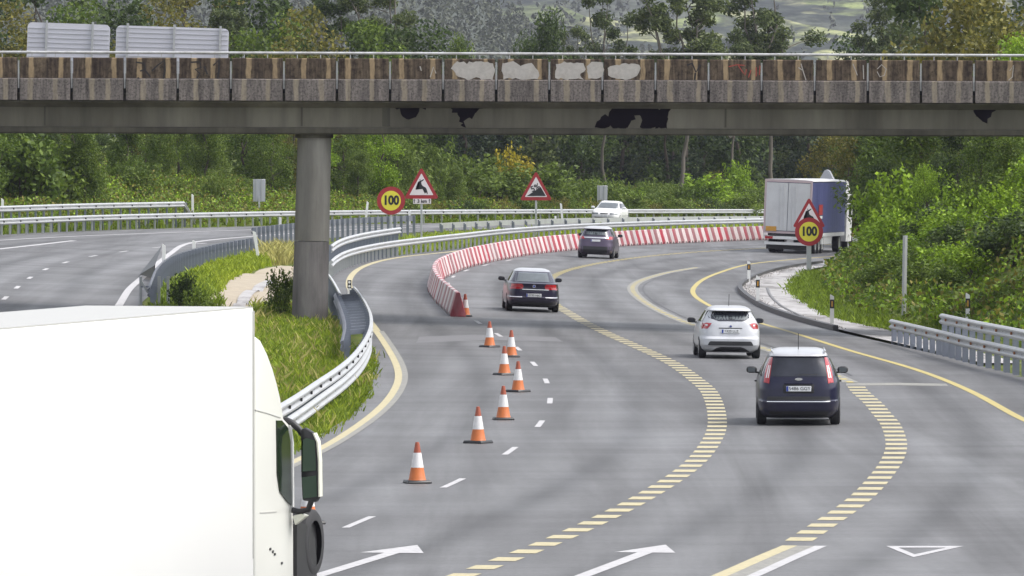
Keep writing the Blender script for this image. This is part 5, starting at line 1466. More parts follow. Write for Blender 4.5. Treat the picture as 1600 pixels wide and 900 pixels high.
for dx in (-11, 12.5):
    MB().box((wid(q, dx), -0.019, zat(q, 314.8)), (wid(q, 1.0), 0.008, wid(q, 4.6))).build('arrow_shaft', M['ink'], pl)
    MB().prism([(wid(q, dx - 1.8), zat(q, 313)), (wid(q, dx + 1.8), zat(q, 313)), (wid(q, dx), zat(q, 310.9))], 'y', -0.0235, -0.0145).build('arrow_head', M['ink'], pl)
t, q = place_sign(837.5, 370, 'triangular steep gradient warning sign reading 5% beside the median rail')
triangle(t, wid(q, 51), zat(q, 313), art='grade'); pole(t, zat(q, 300), 0.11)
t, q = place_sign(1264, 426, 'yellow 100 speed limit sign overlapping a deer warning triangle, in front of the lorry')
triangle(t, wid(q, 52), zat(q, 355), 0.0); roundel(t, wid(q, 22), zat(q, 362), -0.06); pole(t, zat(q, 345), wid(q, 7.5))
def back_sign(px, y_top, y_bot, w_px, pyb, label):
    q = ground_at(px, pyb)
    t = thing('sign_back', label, 'road sign', q, R(4))
    W, z0, z1 = wid(q, w_px), zat(q, y_bot), zat(q, y_top)
    bevel(MB().box((0, 0, (z0 + z1) / 2), (W, 0.03, z1 - z0)).build('plate', M['sign_back'], t), 0.01, 1)
    for x in (-W * 0.22, W * 0.22): MB().box((x, -0.04, (z0 + z1) / 2), (0.05, 0.05, z1 - z0 - 0.02)).build('bracket', M['pole'], t)
    MB().box((0, -0.05, z0 / 2 + 0.1), (0.09, 0.07, z0 + 0.4)).build('pole', M['pole'], t)
back_sign(405, 280, 315, 19, 350, 'grey back of a traffic sign below the bank, left of the bridge pier')
back_sign(941, 290, 317, 16, 343, 'grey back of a traffic sign above the oncoming white car')
q = ground_at(1412, 508)
t = thing('metal_post', 'bare galvanised post without a sign on the bank behind the right guard rail', 'post', q)
MB().bar((0, 0, -0.3), (0.05, 0, zat(q, 368)), 0.13, 0.10).build('post', M['pole'], t)

# ================================================================== TRAFFIC CONES
M['cone_orange'] = mat('cone_orange', (0.50, 0.135, 0.03), 0.5, 0, 0.15, 6, dirt=(0.22, 0.08, 0.04), dirt_amt=0.4)
M['cone_tip'] = mat('cone_tip', (0.30, 0.07, 0.035), 0.55, 0, 0.2, 8)
M['cone_white'] = mat('cone_sleeve', (0.68, 0.67, 0.67), 0.45, 0, 0.08, 8, dirt=(0.4, 0.36, 0.33), dirt_amt=0.4)
def cone():
    t = thing('traffic_cone', 'x', 'traffic cone')
    b_ = MB().box((0, 0, 0.03), (0.46, 0.46, 0.05), taper=0.92)
    for x in (-0.18, 0.18):
        for y in (-0.18, 0.18): b_.box((x, y, 0.006), (0.09, 0.09, 0.02))
    bevel(b_.build('base', M['black'], t), 0.008, 1)
    r0, r1, z0, z1 = 0.155, 0.035, 0.055, 0.75
    rr = lambda z: r0 + (r1 - r0) * (z - z0) / (z1 - z0)
    MB().lathe([(r0 + 0.015, 0.052), (r0, 0.075), (rr(0.30), 0.30)], 24, cap=False).build('cone_body', M['cone_orange'], t, 50)
    MB().lathe([(rr(0.30) + 0.004, 0.285), (rr(0.54) + 0.004, 0.555)], 24, cap=False).build('reflective_sleeve', M['cone_white'], t, 50)
    MB().lathe([(rr(0.54), 0.54), (rr(0.66), 0.66), (rr(0.72) + 0.004, 0.70), (r1, 0.745), (0.006, 0.75)], 24).build('tip', M['cone_tip'], t, 50)
    return t
CONES = [(481, 820, 'traffic cone half hidden by the mirror of the white lorry'),
         (652, 756.5, 'nearest fully visible traffic cone, standing alone left of a lane dash'),
         (747, 694, 'second fully visible traffic cone counted from the front'),
         (786.5, 657.5, 'traffic cone left of the lane dash, third fully visible from the front'),
         (809.5, 614, 'traffic cone standing farthest right, fourth fully visible from the front'),
         (788, 587.5, 'traffic cone just left of and behind the rightmost cone'),
         (799, 559.5, 'traffic cone overlapped by the cone in front of it, in the far cluster'),
         (765, 544, 'dirty traffic cone with a thin white band, leftmost of the far cluster'),
         (727, 496, 'traffic cone leaning against the red end of the striped barrier')]
c0 = cone()
for i, (x, y, lab) in enumerate(CONES):
    c = c0 if i == 0 else copy_tree(c0)
    q = P(x, y - 1.5)
    c.location = (*q[:2], q[2] + 0.004)
    c.rotation_euler = (0, 0, random.uniform(0, 1.5))
    tag(c, lab, 'traffic cone', 'traffic cones closing the left lane')
# ================================================================== RED AND WHITE BARRIER
def bar_mat(name, col, dirt):
    m, n, l, b = nodes_of(name)
    v = coords(n); oi = n.new('ShaderNodeObjectInfo').outputs['Random']
    cb = n.new('ShaderNodeCombineXYZ'); l.new(mth(n, l, 'MULTIPLY', oi, 40.0), cb.inputs[1])
    ad = n.new('ShaderNodeVectorMath'); ad.operation = 'ADD'; l.new(v, ad.inputs[0]); l.new(cb.outputs[0], ad.inputs[1])
    f = ramp(n, l, noise(n, l, mapping(n, l, ad.outputs[0], (1, 1, 0.35)), 4, 6, 0.7), [(0.4, (0, 0, 0)), (0.75, (1, 1, 1))])
    hs = n.new('ShaderNodeHueSaturation'); hs.inputs['Color'].default_value = (*col, 1)
    l.new(mth(n, l, 'ADD', mth(n, l, 'MULTIPLY', oi, 0.35), 0.8), hs.inputs['Value'])
    l.new(mth(n, l, 'ADD', mth(n, l, 'MULTIPLY', oi, 0.5), 0.72), hs.inputs['Saturation'])
    l.new(mix(n, l, mth(n, l, 'MULTIPLY', f, 0.55), hs.outputs[0], dirt), b.inputs['Base Color'])
    b.inputs['Roughness'].default_value = 0.5
    return m
M['bar_red'] = bar_mat('barrier_red', (0.32, 0.045, 0.065), (0.30, 0.20, 0.20))
M['bar_white'] = bar_mat('barrier_white', (0.58, 0.50, 0.50), (0.36, 0.30, 0.28))
BPROF = [(-0.25, 0.0), (-0.255, 0.10), (-0.11, 0.62), (-0.07, 0.78), (-0.045, 0.80), (0.045, 0.80), (0.07, 0.78), (0.11, 0.62), (0.255, 0.10), (0.25, 0.0)]
def bar_proto(m, name):
    t = thing(name, 'x', 'barrier')
    mb = MB()
    n_ = len(BPROF)
    def ring(y, k): return np.c_[np.array(BPROF)[:, 0] * k, np.full(n_, y), np.array(BPROF)[:, 1]]
    ys = [(-0.485, 0.86), (-0.465, 1.0), (0.465, 1.0), (0.485, 0.86)]
    v = np.vstack([ring(y, k) for y, k in ys])
    f = [(i * n_ + j, i * n_ + (j + 1) % n_, (i + 1) * n_ + (j + 1) % n_, (i + 1) * n_ + j) for i in range(3) for j in range(n_)] + [tuple(range(n_))[::-1], tuple(3 * n_ + j for j in range(n_))]
    mb.add(v, f).build('body', m, t, 35)
    MB().box((0, 0, 0.05), (0.52, 0.30, 0.085)).build('fork_slot', M['black'], t)
    return t
B_PX = [(716, 495), (705, 485), (691, 472), (681, 459), (678, 449), (681, 440.5), (690, 432.5), (703, 426.5), (722, 419), (750, 411.5), (795, 402.5), (850, 394.5), (905, 389.5), (975, 384), (1060, 379.5), (1188, 374.5), (1270, 371.5), (1345, 369.5)]
bc = smooth_curve(path(B_PX, step=0.5, sm=3), 3, 1)
La = arc(bc)
red0, white0 = bar_proto(M['bar_red'], 'barrier_block'), bar_proto(M['bar_white'], 'barrier_block')
s = 0.0; k = 0; used_r = used_w = False
while s < La[-1] - 0.5 and k < 260:
    q = np.stack([np.interp([s], La, bc[:, j])[0] for j in (0, 1)])
    far = smooth(40, 130, s)
    ln = float(1.55 * (1 - far) + 0.95 * far)
    e = np.stack([np.interp([min(s + ln, La[-1])], La, bc[:, j])[0] for j in (0, 1)])
    red = (k % 2 == 0)
    if red: o = red0 if not used_r else copy_tree(red0); used_r = True
    else: o = white0 if not used_w else copy_tree(white0); used_w = True
    mid = (q + e) / 2
    o.location = (mid[0], mid[1], float(S(mid[0], mid[1])) + 0.004)
    o.rotation_euler = (0, 0, math.atan2(e[1] - q[1], e[0] - q[0]) - math.pi / 2 + random.gauss(0, 0.012))
    o.scale = (1, ln * 1.0, 1)
    lab = 'faded red plastic barrier block in the curving striped line' if red else 'dirty white plastic barrier block in the curving striped line'
    if k == 0: lab = 'first red barrier block of the line, showing its triangular end beside a cone'
    tag(o, lab, 'barrier', None if k == 0 else ('red barrier blocks' if red else 'white barrier blocks'))
    s += ln; k += 1
if 'group' in red0: del red0['group']
print('barrier blocks', k)
# ================================================================== VEGETATION
M['leaf_bright'] = leaf_mat('leaf_yellow_green', [(0.045, 0.080, 0.012), (0.125, 0.195, 0.020), (0.215, 0.30, 0.030)])
M['leaf_mid'] = leaf_mat('leaf_mid_green', [(0.030, 0.055, 0.014), (0.065, 0.10, 0.020), (0.12, 0.155, 0.032)])
M['leaf_dark'] = leaf_mat('leaf_dark_green', [(0.018, 0.034, 0.014), (0.038, 0.060, 0.022), (0.075, 0.10, 0.034)])
M['leaf_euca'] = leaf_mat('leaf_eucalyptus', [(0.028, 0.040, 0.024), (0.058, 0.076, 0.040), (0.11, 0.125, 0.060)])
M['leaf_blue'] = leaf_mat('leaf_blue_green', [(0.014, 0.026, 0.022), (0.030, 0.045, 0.036), (0.060, 0.075, 0.052)])
M['leaf_olive'] = leaf_mat('leaf_olive_brown', [(0.045, 0.050, 0.016), (0.10, 0.098, 0.026), (0.17, 0.14, 0.040)])
M['leaf_gold'] = leaf_mat('leaf_gold', [(0.13, 0.12, 0.018), (0.24, 0.20, 0.026), (0.32, 0.25, 0.035)])
M['broom'] = leaf_mat('leaf_broom', [(0.042, 0.066, 0.018), (0.080, 0.115, 0.026), (0.13, 0.165, 0.040)])
M['grass_blade'] = leaf_mat('grass_blade', [(0.070, 0.095, 0.014), (0.115, 0.165, 0.018), (0.17, 0.215, 0.03)], 0.3)
M['grass_fresh'] = leaf_mat('fresh_grass_blade', [(0.13, 0.18, 0.016), (0.19, 0.245, 0.020), (0.26, 0.29, 0.04)], 0.25)
M['grass_dry'] = leaf_mat('dry_grass_blade', [(0.18, 0.16, 0.06), (0.30, 0.26, 0.12), (0.40, 0.35, 0.18)], 0.25)

M['bark_grey'] = mat('grey_bark', (0.11, 0.095, 0.08), 0.85, 0, 0.4, 1.2)
M['bark'] = mat('dark_bark', (0.075, 0.058, 0.045), 0.9, 0, 0.4, 2)
def leaf_quads(c, size, r_, droop=0.0, narrow=0.55, up=0.0):
    """one lozenge per centre, randomly turned"""
    n_ = len(c)
    d = r_.normal(size=(n_, 3)); d[:, 2] = d[:, 2] * (1 - abs(droop)) - droop * 1.6 + up
    d /= np.linalg.norm(d, axis=1, keepdims=True) + 1e-9
    u = np.cross(d, r_.normal(size=(n_, 3))); u /= np.linalg.norm(u, axis=1, keepdims=True) + 1e-9
    s_ = (np.asarray(size) * r_.uniform(0.6, 1.35, n_))[:, None]
    a, b_ = d * s_, u * s_ * narrow
    return np.stack([c - a * 0.5, c + b_ * 0.5, c + a * 0.5, c - b_ * 0.5], 1)
def in_clump(n_, r_, shell=0.5):
    v = r_.normal(size=(n_, 3)); v /= np.linalg.norm(v, axis=1, keepdims=True)
    return v * (r_.uniform(0, 1, n_) ** shell)[:, None]
MESH = {}
def branch(r_, a, b_, wob, n_=6):
    t = np.linspace(0, 1, n_)[:, None]
    p = a * (1 - t) + b_ * t
    p[1:-1] += r_.normal(0, wob, (n_ - 2, 3))
    return p
def tree_mesh(kind, seed):
    """returns (wood mesh, crown mesh), one metre tall units: height 1 -> scaled when placed"""
    key = (kind, seed)
    if key in MESH: return MESH[key]
    r_ = np.random.default_rng(seed * 17 + 3)
    wood = MB(); cl = []
    if kind in ('euca', 'euca_thin'):
        H = 17.0
        thin = kind == 'euca_thin'
        top = np.array([r_.normal(0, 0.6), r_.normal(0, 0.6), H * 0.93])
        fork = np.array([r_.normal(0, 0.3), r_.normal(0, 0.3), H * r_.uniform(0.34, 0.48)])
        wood.tube(branch(r_, np.zeros(3), fork, 0.10), np.linspace(0.17, 0.12, 6), 7)
        nb = 5 if not thin else 4
        for k in range(nb):
            a = k * 2 * math.pi / nb + r_.uniform(-0.5, 0.5)
            rad = r_.uniform(1.2, 3.4) * (0.8 if thin else 1.0)
            tip = np.array([math.cos(a) * rad, math.sin(a) * rad, H * r_.uniform(0.72, 1.0)])
            if k == 0: tip = top
            limb = branch(r_, fork + np.array([0, 0, r_.uniform(-2.0, 0.5)]), tip, 0.22, 8)
            limb[0] = fork
            wood.tube(limb, np.linspace(0.13, 0.03, 8), 6)
            for j in range(3 if thin else 4):
                f = r_.uniform(0.3, 1.0)
                p = limb[min(7, int(f * 7))] + r_.normal(0, 0.2, 3)
                q = p + np.array([r_.normal(0, 1.1), r_.normal(0, 1.1), r_.uniform(0.2, 1.3)])
                wood.tube(branch(r_, p, q, 0.08, 4), np.linspace(0.045, 0.015, 4), 5)
                cl.append((q, r_.uniform(0.55, 1.15) * (0.85 if thin else 1.15)))
            cl.append((tip, r_.uniform(0.8, 1.3)))
            for j in range(2 if thin else 5):
                m_ = limb[r_.integers(3, 8)] + r_.normal(0, 0.8, 3)
                cl.append((m_, r_.uniform(0.6, 1.2)))
        P_, sz = [], 0.30
        for c, rad in cl:
            n_ = int(260 * rad ** 2)
            p = in_clump(n_, r_, 0.5) * rad * 0.82 * np.array([1, 1, 0.72]) + c
            P_.append(p)
        q = leaf_quads(np.vstack(P_), 0.34, r_, 0.30, 0.36)
    elif kind == 'broad':
        H = 11.0
        wood.tube(branch(r_, np.zeros(3), np.array([0.2, 0.1, H * 0.75]), 0.15), np.linspace(0.24, 0.06, 6), 7)
        for k in range(26):
            a, hz = r_.uniform(0, 2 * math.pi), r_.uniform(0.16, 0.95)
            rr = 3.0 * math.sin(min(1, (hz + 0.08)) * math.pi * 0.86) ** 0.7 * r_.uniform(0.45, 1.0)
            c = np.array([math.cos(a) * rr, math.sin(a) * rr, hz * H])
            if k % 3 == 0: wood.tube(branch(r_, np.array([0.05, 0.05, hz * H * 0.65]), c, 0.12, 5), np.linspace(0.08, 0.02, 5), 5)
            cl.append((c, r_.uniform(0.85, 1.6)))
        P_ = []
        for c, rad in cl:
            P_.append(in_clump(int(165 * rad ** 2), r_, 0.38) * rad * np.array([1, 1, 0.8]) + c)
        q = leaf_quads(np.vstack(P_), 0.28, r_, 0.05, 0.62)
    elif kind == 'feather':                              # soft upright crowns of fine foliage (mimosa, pine)
        H = 9.0
        wood.tube(branch(r_, np.zeros(3), np.array([0.1, 0.1, H * 0.9]), 0.12), np.linspace(0.18, 0.03, 6), 6)
        P_ = []
        for k in range(34):
            a, hz = r_.uniform(0, 2 * math.pi), r_.uniform(0.10, 0.97)
            rr = (2.4 * (1 - hz) + 0.5) * r_.uniform(0.3, 1.0)
            c = np.array([math.cos(a) * rr, math.sin(a) * rr, hz * H])
            rad = r_.uniform(0.7, 1.25)
            P_.append(in_clump(int(270 * rad ** 2), r_, 0.5) * rad * np.array([0.9, 0.9, 1.05]) + c)
        q = leaf_quads(np.vstack(P_), 0.30, r_, -0.25, 0.30, 0.35)
    elif kind == 'bush':
        H = 3.0
        P_ = []
        for k in range(13):
            a = r_.uniform(0, 2 * math.pi); rr = r_.uniform(0.1, 1.35); hz = r_.uniform(0.25, 0.82) * (1 - 0.25 * rr)
            c = np.array([math.cos(a) * rr, math.sin(a) * rr, hz * H])
            rad = r_.uniform(0.45, 0.85)
            wood.tube(branch(r_, np.array([r_.normal(0, .1), r_.normal(0, .1), -0.1]), c, 0.05, 4), np.linspace(0.04, 0.012, 4), 5)
            P_.append(in_clump(int(330 * rad ** 2), r_, 0.4) * rad * np.array([1, 1, 0.9]) + c)
        for k in range(14):                              # upright shoots break the outline
            a = r_.uniform(0, 2 * math.pi); rr = r_.uniform(0, 1.2)
            b0 = np.array([math.cos(a) * rr, math.sin(a) * rr, H * 0.55]); b1 = b0 + np.array([r_.normal(0, .2), r_.normal(0, .2), r_.uniform(0.7, 1.3)])
            t = r_.uniform(0, 1, 26)[:, None]
            P_.append(b0 * (1 - t) + b1 * t + r_.normal(0, 0.07, (26, 3)))
        q = leaf_quads(np.vstack(P_), 0.19, r_, 0.0, 0.62, 0.15)
    elif kind == 'broom':                                # upright thin sprays
        H = 3.2
        P_, up_ = [], []
        for k in range(190):
            a = r_.uniform(0, 2 * math.pi); rr = r_.uniform(0, 1.5) ** 0.8
            b0 = np.array([math.cos(a) * rr * 0.55, math.sin(a) * rr * 0.55, r_.uniform(0.1, 0.8)])
            L_ = r_.uniform(0.9, 2.3) * (1.15 - 0.3 * rr)
            b1 = b0 + np.array([math.cos(a) * rr * 0.55 + r_.normal(0, .15), math.sin(a) * rr * 0.55 + r_.normal(0, .15), L_])
            t = r_.uniform(0, 1, 18)[:, None]
            P_.append(b0 * (1 - t) + b1 * t + r_.normal(0, 0.05, (18, 3)))
            if k < 10: wood.tube(branch(r_, np.array([0, 0, -0.1]), b0 + np.array([0, 0, 0.5]), 0.03, 4), np.linspace(0.03, 0.012, 4), 5)
        q = leaf_quads(np.vstack(P_), 0.24, r_, -0.5, 0.24, 0.9)
    elif kind == 'far':                                  # small mid-distance wood tree
        H = 10.0
        wood.tube(branch(r_, np.zeros(3), np.array([0.1, 0.1, H * 0.85]), 0.15), np.linspace(0.2, 0.05, 6), 5)
        P_ = []
        for k in range(26):
            a, hz = r_.uniform(0, 2 * math.pi), r_.uniform(0.06, 0.96)
            rr = 2.3 * math.sin(min(1, hz) * math.pi * 0.8) ** 0.6 * r_.uniform(0.2, 1.0)
            rad = r_.uniform(0.7, 1.35)
            P_.append(in_clump(int(95 * rad ** 2), r_, 0.45) * rad * np.array([1, 1, 0.95]) + np.array([math.cos(a) * rr, math.sin(a) * rr, hz * H]))
        q = leaf_quads(np.vstack(P_), 0.38, r_, 0.15, 0.5)
    wm = wood.build('trunk', M['bark_grey'] if 'euca' in kind else M['bark'], None, 60)
    me_w = wm.data; bpy.data.objects.remove(wm)
    me_c = quads('crown', q, None)
    MESH[key] = (me_w, me_c, H)
    return MESH[key]
COLOURED = {}
def plant(name, kind, seed, leaf, X, Y, height, label, cat, group=None, wide=1.0, sink=0.0):
    wmesh, cmesh, H = tree_mesh(kind, seed)
    ck = (kind, seed, leaf)
    if ck not in COLOURED:
        c = cmesh.copy(); c.materials.clear(); c.materials.append(M[leaf]); COLOURED[ck] = c
    z = float(ground_z([X], [Y])[0]) - sink
    t = thing(name, label, cat, (X, Y, z), random.uniform(0, 6.28), group)
    s_ = height / H
    t.scale = (s_ * wide, s_ * wide, s_)
    link_mesh('trunk' if kind not in ('bush', 'broom') else 'stems', wmesh, t)
    link_mesh('crown' if kind not in ('bush', 'broom') else 'foliage', COLOURED[ck], t)
    return t
def top_h(X, Y, py):                                    # plant height so that its top reaches photo row py
    return max(0.6, float(PY(800, py, Y)[2]) - float(ground_z([X], [Y])[0]))
def ptree(name, kind, seed, leaf, px, Y, py_top, label, cat='tree', group=None, wide=1.0, **k):
    X = PX(px, Y)
    return plant(name, kind, seed, leaf, X, Y, top_h(X, Y, py_top), label, cat, group, wide, **k)

def yrail(px): return float(np.interp(px, [-400, 0, 155, 320, 480, 650, 830, 1000, 1190, 1400], [300, 355, 378, 400, 423, 445, 470, 494, 522, 558]))
# --- single eucalyptus trees standing over the bridge, in front of the far hills
EU = 'tall eucalyptus trees above the bridge'
ptree('eucalyptus_tree', 'euca', 1, 'leaf_euca', 600, 500, -45, 'tall eucalyptus with bare pale limbs left of the hazy wooded hill', group=EU, wide=0.95)
ptree('eucalyptus_tree', 'euca_thin', 2, 'leaf_euca', 943, 545, -28, 'slender airy eucalyptus above the whitewashed parapet panels', group=EU, wide=0.85)
ptree('eucalyptus_tree', 'euca', 3, 'leaf_euca', 1062, 540, -55, 'full eucalyptus with long slanting bare limbs on its right side', group=EU, wide=1.0)
ptree('eucalyptus_tree', 'euca', 4, 'leaf_euca', 1205, 575, -50, 'wide grey-green eucalyptus between the slanting-limbed one and the gap of pale hill', group=EU, wide=1.05)
ptree('eucalyptus_tree', 'euca', 5, 'leaf_euca', 1395, 610, -30, 'eucalyptus with a drooping left crown at the right of the pale hill gap', group=EU, wide=1.0)
ptree('young_pine', 'feather', 6, 'leaf_dark', 857, 560, 34, 'small dark pointed tree just left of the slender airy eucalyptus', wide=0.75)
ptree('young_pine', 'feather', 7, 'leaf_dark', 822, 565, 55, 'lowest dark treetop peeping over the bridge rail left of the pointed tree', wide=0.7)
ptree('young_pine', 'feather', 8, 'leaf_mid', 718, 560, 66, 'lone small treetop in front of the hazy wooded hill', wide=0.6)
ptree('eucalyptus_tree', 'euca_thin', 9, 'leaf_euca', 905, 570, 30, 'short ragged eucalyptus at the foot of the slender airy one', group=EU, wide=0.8)
ptree('eucalyptus_tree', 'euca', 10, 'leaf_euca', 1140, 560, 40, 'low eucalyptus filling the space between two tall ones', group=EU, wide=0.9)
# --- trees on the left above the bridge
LT = 'mixed trees left above the bridge'
left_trees = [
    (-40, 500, -40, 'broad', 1, 'leaf_dark', 'dark tree cut by the left picture edge above the bridge'),
    (30, 490, 5, 'broad', 2, 'leaf_olive', 'olive leafy tree behind the narrower left sign board'),
    (78, 520, -50, 'broad', 3, 'leaf_dark', 'dark tall tree rising out of the picture behind the left sign board'),
    (118, 505, 10, 'broad', 4, 'leaf_mid', 'green tree left of the hazy gap between the two sign boards'),
    (205, 500, -20, 'broad', 1, 'leaf_dark', 'dark tree right of the hazy gap, behind the wider sign board'),
    (250, 490, -8, 'broad', 2, 'leaf_olive', 'olive brown tree above the middle of the wider sign board'),
    (300, 510, -50, 'broad', 3, 'leaf_olive', 'tall brownish tree above the right half of the wider sign board'),
    (350, 495, 5, 'euca_thin', 11, 'leaf_euca', 'thin grey-green tree at the right end of the wider sign board'),
    (395, 505, -20, 'broad', 4, 'leaf_dark', 'dark tree right of the wider sign board'),
    (425, 485, 10, 'broad', 1, 'leaf_mid', 'mid green tree left of the golden crown above the pier'),
    (462, 480, 16, 'broad', 2, 'leaf_olive', 'golden olive round tree above the bridge pier'),
    (500, 515, -30, 'euca_thin', 12, 'leaf_euca', 'pale-stemmed thin tree right of the golden crown'),
    (532, 500, -10, 'euca_thin', 13, 'leaf_dark', 'dark slim tree left of the tall bare-limbed eucalyptus'),
    (562, 490, 30, 'broad', 3, 'leaf_mid', 'lower green tree at the foot of the tall bare-limbed eucalyptus'),
    (648, 490, 44, 'broad', 4, 'leaf_dark', 'dark round treetop right below the tall bare-limbed eucalyptus'),
    (620, 480, 62, 'broad', 1, 'leaf_mid', 'low green treetop on the bridge rail left of the dark round one'),
]
for px, Y, pt, kd, sd_, lf, lab in left_trees: ptree('broadleaf_tree' if kd == 'broad' else 'eucalyptus_tree', kd, sd_, lf, px, Y, pt, lab, group=LT, wide=1.0 if kd == 'broad' else 0.9)
# --- right above the bridge
RT = 'mixed trees right above the bridge'
right_trees = [
    (1440, 440, 18, 'broad', 2, 'leaf_euca', 'grey-green bushy tree right of the drooping eucalyptus'),
    (1475, 430, -40, 'broad', 3, 'leaf_dark', 'dark dense tree rising out of the picture above the right part of the bridge'),
    (1520, 400, -25, 'broad', 4, 'leaf_olive', 'golden green tall tree near the upper right corner'),
    (1558, 390, 5, 'broad', 1, 'leaf_olive', 'yellowish tree right of the golden green one'),
    (1588, 420, -60, 'broad', 2, 'leaf_dark', 'dark tree in the upper right corner'),
    (1592, 345, 62, 'broad', 4, 'leaf_bright', 'bright yellow-green bush top over the bridge rail at the right edge'),
    (1350, 620, 60, 'broad', 4, 'leaf_dark', 'low dark treetop below the drooping eucalyptus'),
]
for px, Y, pt, kd, sd_, lf, lab in right_trees: ptree('broadleaf_tree' if kd != 'bush' else 'leafy_bush', kd, sd_, lf, px, Y, pt, lab, group=RT)
# --- dark eucalyptus wood seen under the bridge, far side of the road
rw = np.random.default_rng(5)
xs_ = np.linspace(630, 1400, 64)
for i, x in enumerate(xs_):
    Yd = yrail(x) + float(rw.uniform(70, 150)); lf = ['leaf_blue', 'leaf_euca', 'leaf_blue', 'leaf_dark', 'leaf_blue'][i % 5]
    word = {'leaf_blue': 'blue-green', 'leaf_euca': 'grey-green', 'leaf_dark': 'dark green'}[lf]
    where = 'left of the gradient sign' if x < 830 else 'between the gradient sign and the oncoming car' if x < 950 else 'right of the oncoming car' if x < 1180 else 'above the curtain lorry'
    ptree('eucalyptus_tree', 'far', i % 4, lf, float(x + rw.uniform(-9, 9)), Yd, float(rw.uniform(92, 150)), f'{word} wood tree seen under the bridge, {where}', group=f'{word} wood trees {where}', wide=1.15)
# --- shrubs and young trees along the bank behind the far rail
rs = np.random.default_rng(11)
def bank_row(x0, x1, n_, Yr, top, kinds, leaves, noun, where, sd0=0, wide=1.0):
    for i, x in enumerate(np.linspace(x0, x1, n_)):
        kd = kinds[i % len(kinds)]; lf = leaves[int(rs.integers(len(leaves)))]
        px = float(x + rs.uniform(-0.35, 0.35) * (x1 - x0) / n_); Y = yrail(px) + float(rs.uniform(*Yr))
        X = PX(px, Y)
        word = {'leaf_bright': 'yellow-green', 'leaf_mid': 'mid green', 'leaf_dark': 'dark green', 'broom': 'soft green', 'leaf_olive': 'olive', 'leaf_gold': 'golden', 'leaf_euca': 'grey-green'}[lf]
        nm = {'bush': 'leafy_bush', 'broom': 'broom_bush', 'feather': 'feathery_tree', 'broad': 'broadleaf_tree'}[kd]
        plant(nm, kd, (sd0 + i) % 3, lf, X, Y, top_h(X, Y, float(rs.uniform(*top))), f'{word} {noun[kd]} {where}', 'tree' if kd in ('feather', 'broad') else 'bush', f'{word} {noun[kd]}s {where}', wide)
NOUN = {'bush': 'leafy bush', 'broom': 'upright broom bush', 'feather': 'feathery tree', 'broad': 'rounded tree'}
bank_row(-20, 130, 8, (14, 32), (150, 215), ['broad', 'feather', 'bush'], ['leaf_mid', 'leaf_bright', 'leaf_mid', 'leaf_dark'], NOUN, 'at the far left above the double rail', 0, 1.1)
bank_row(130, 450, 14, (34, 52), (165, 228), ['feather', 'broad', 'feather'], ['leaf_mid', 'leaf_mid', 'broom', 'leaf_dark'], NOUN, 'on the bank left of the pier', 1, 1.15)
bank_row(140, 400, 9, (20, 34), (238, 280), ['broom', 'bush'], ['broom', 'leaf_mid'], NOUN, 'halfway up the bank left of the pier', 2, 1.2)
bank_row(430, 640, 9, (24, 45), (165, 225), ['broad', 'broad', 'feather'], ['leaf_mid', 'leaf_bright', 'leaf_olive'], NOUN, 'behind the round speed sign', 0, 0.95)
bank_row(560, 700, 6, (22, 36), (205, 245), ['feather', 'broom'], ['broom', 'leaf_mid'], NOUN, 'behind the deer sign', 1, 1.3)
bank_row(690, 840, 9, (18, 38), (236, 264), ['broom', 'feather', 'bush'], ['broom', 'broom', 'leaf_mid'], NOUN, 'behind the gradient sign', 2, 1.6)
bank_row(830, 1190, 18, (14, 34), (262, 292), ['broom', 'bush', 'broom'], ['broom', 'leaf_mid', 'broom', 'leaf_bright'], NOUN, 'behind the oncoming car', 0, 1.7)
bank_row(640, 1190, 20, (5, 9), (298, 316), ['bush', 'broom'], ['leaf_olive', 'leaf_mid', 'leaf_dark', 'broom'], NOUN, 'low along the far rail', 1, 1.6)
ptree('leafy_bush', 'bush', 2, 'leaf_gold', 800, 492, 222, 'golden-leaved shrub standing over the broom behind the gradient sign', 'bush', wide=0.75)
ptree('leafy_bush', 'bush', 1, 'leaf_bright', 1155, 545, 248, 'yellow-green small tree left of the curtain lorry against the dark wood', 'tree', wide=0.7)
ptree('leafy_bush', 'bush', 0, 'leaf_olive', 1118, 545, 262, 'olive small tree left of the yellow-green one against the dark wood', 'tree', wide=0.7)
# --- right-hand embankment
def emb(px, Y, top, kd, sd_, lf, lab, wide=1.0, nm=None, grp=None):
    X = PX(px, Y)
    return plant(nm or {'bush': 'leafy_bush', 'feather': 'feathery_tree', 'broad': 'broadleaf_tree', 'broom': 'broom_bush'}[kd], kd, sd_, lf, X, Y, top_h(X, Y, top), lab, 'tree' if kd in ('feather', 'broad') else 'bush', grp, wide)
emb(1392, 340, 268, 'bush', 0, 'leaf_bright', 'yellow-green leafy bush directly right of the curtain lorry', 1.0)
emb(1448, 315, 252, 'broad', 1, 'leaf_bright', 'tall yellow-green young tree behind the bare metal post', 0.75)
emb(1395, 300, 322, 'bush', 1, 'leaf_bright', 'leafy green bush left of the bare metal post, lower than the ones behind', 1.0)
emb(1495, 300, 285, 'bush', 2, 'leaf_bright', 'bright leafy bush right of the bare metal post', 1.1)
emb(1585, 262, 325, 'bush', 0, 'leaf_bright', 'bright yellow-green bush at the right picture edge', 1.1)
emb(1540, 268, 390, 'bush', 1, 'leaf_mid', 'dark-hearted bush above the upper right guard rail', 1.1)
emb(1380, 360, 180, 'feather', 0, 'leaf_mid', 'dark feathery tree behind the yellow-green bush beside the lorry', 1.3)
emb(1440, 340, 150, 'feather', 1, 'leaf_mid', 'soft-needled tree in the middle of the right bank', 1.4)
emb(1500, 322, 160, 'feather', 2, 'leaf_dark', 'dark feathery tree behind the bright bushes of the right bank', 1.3)
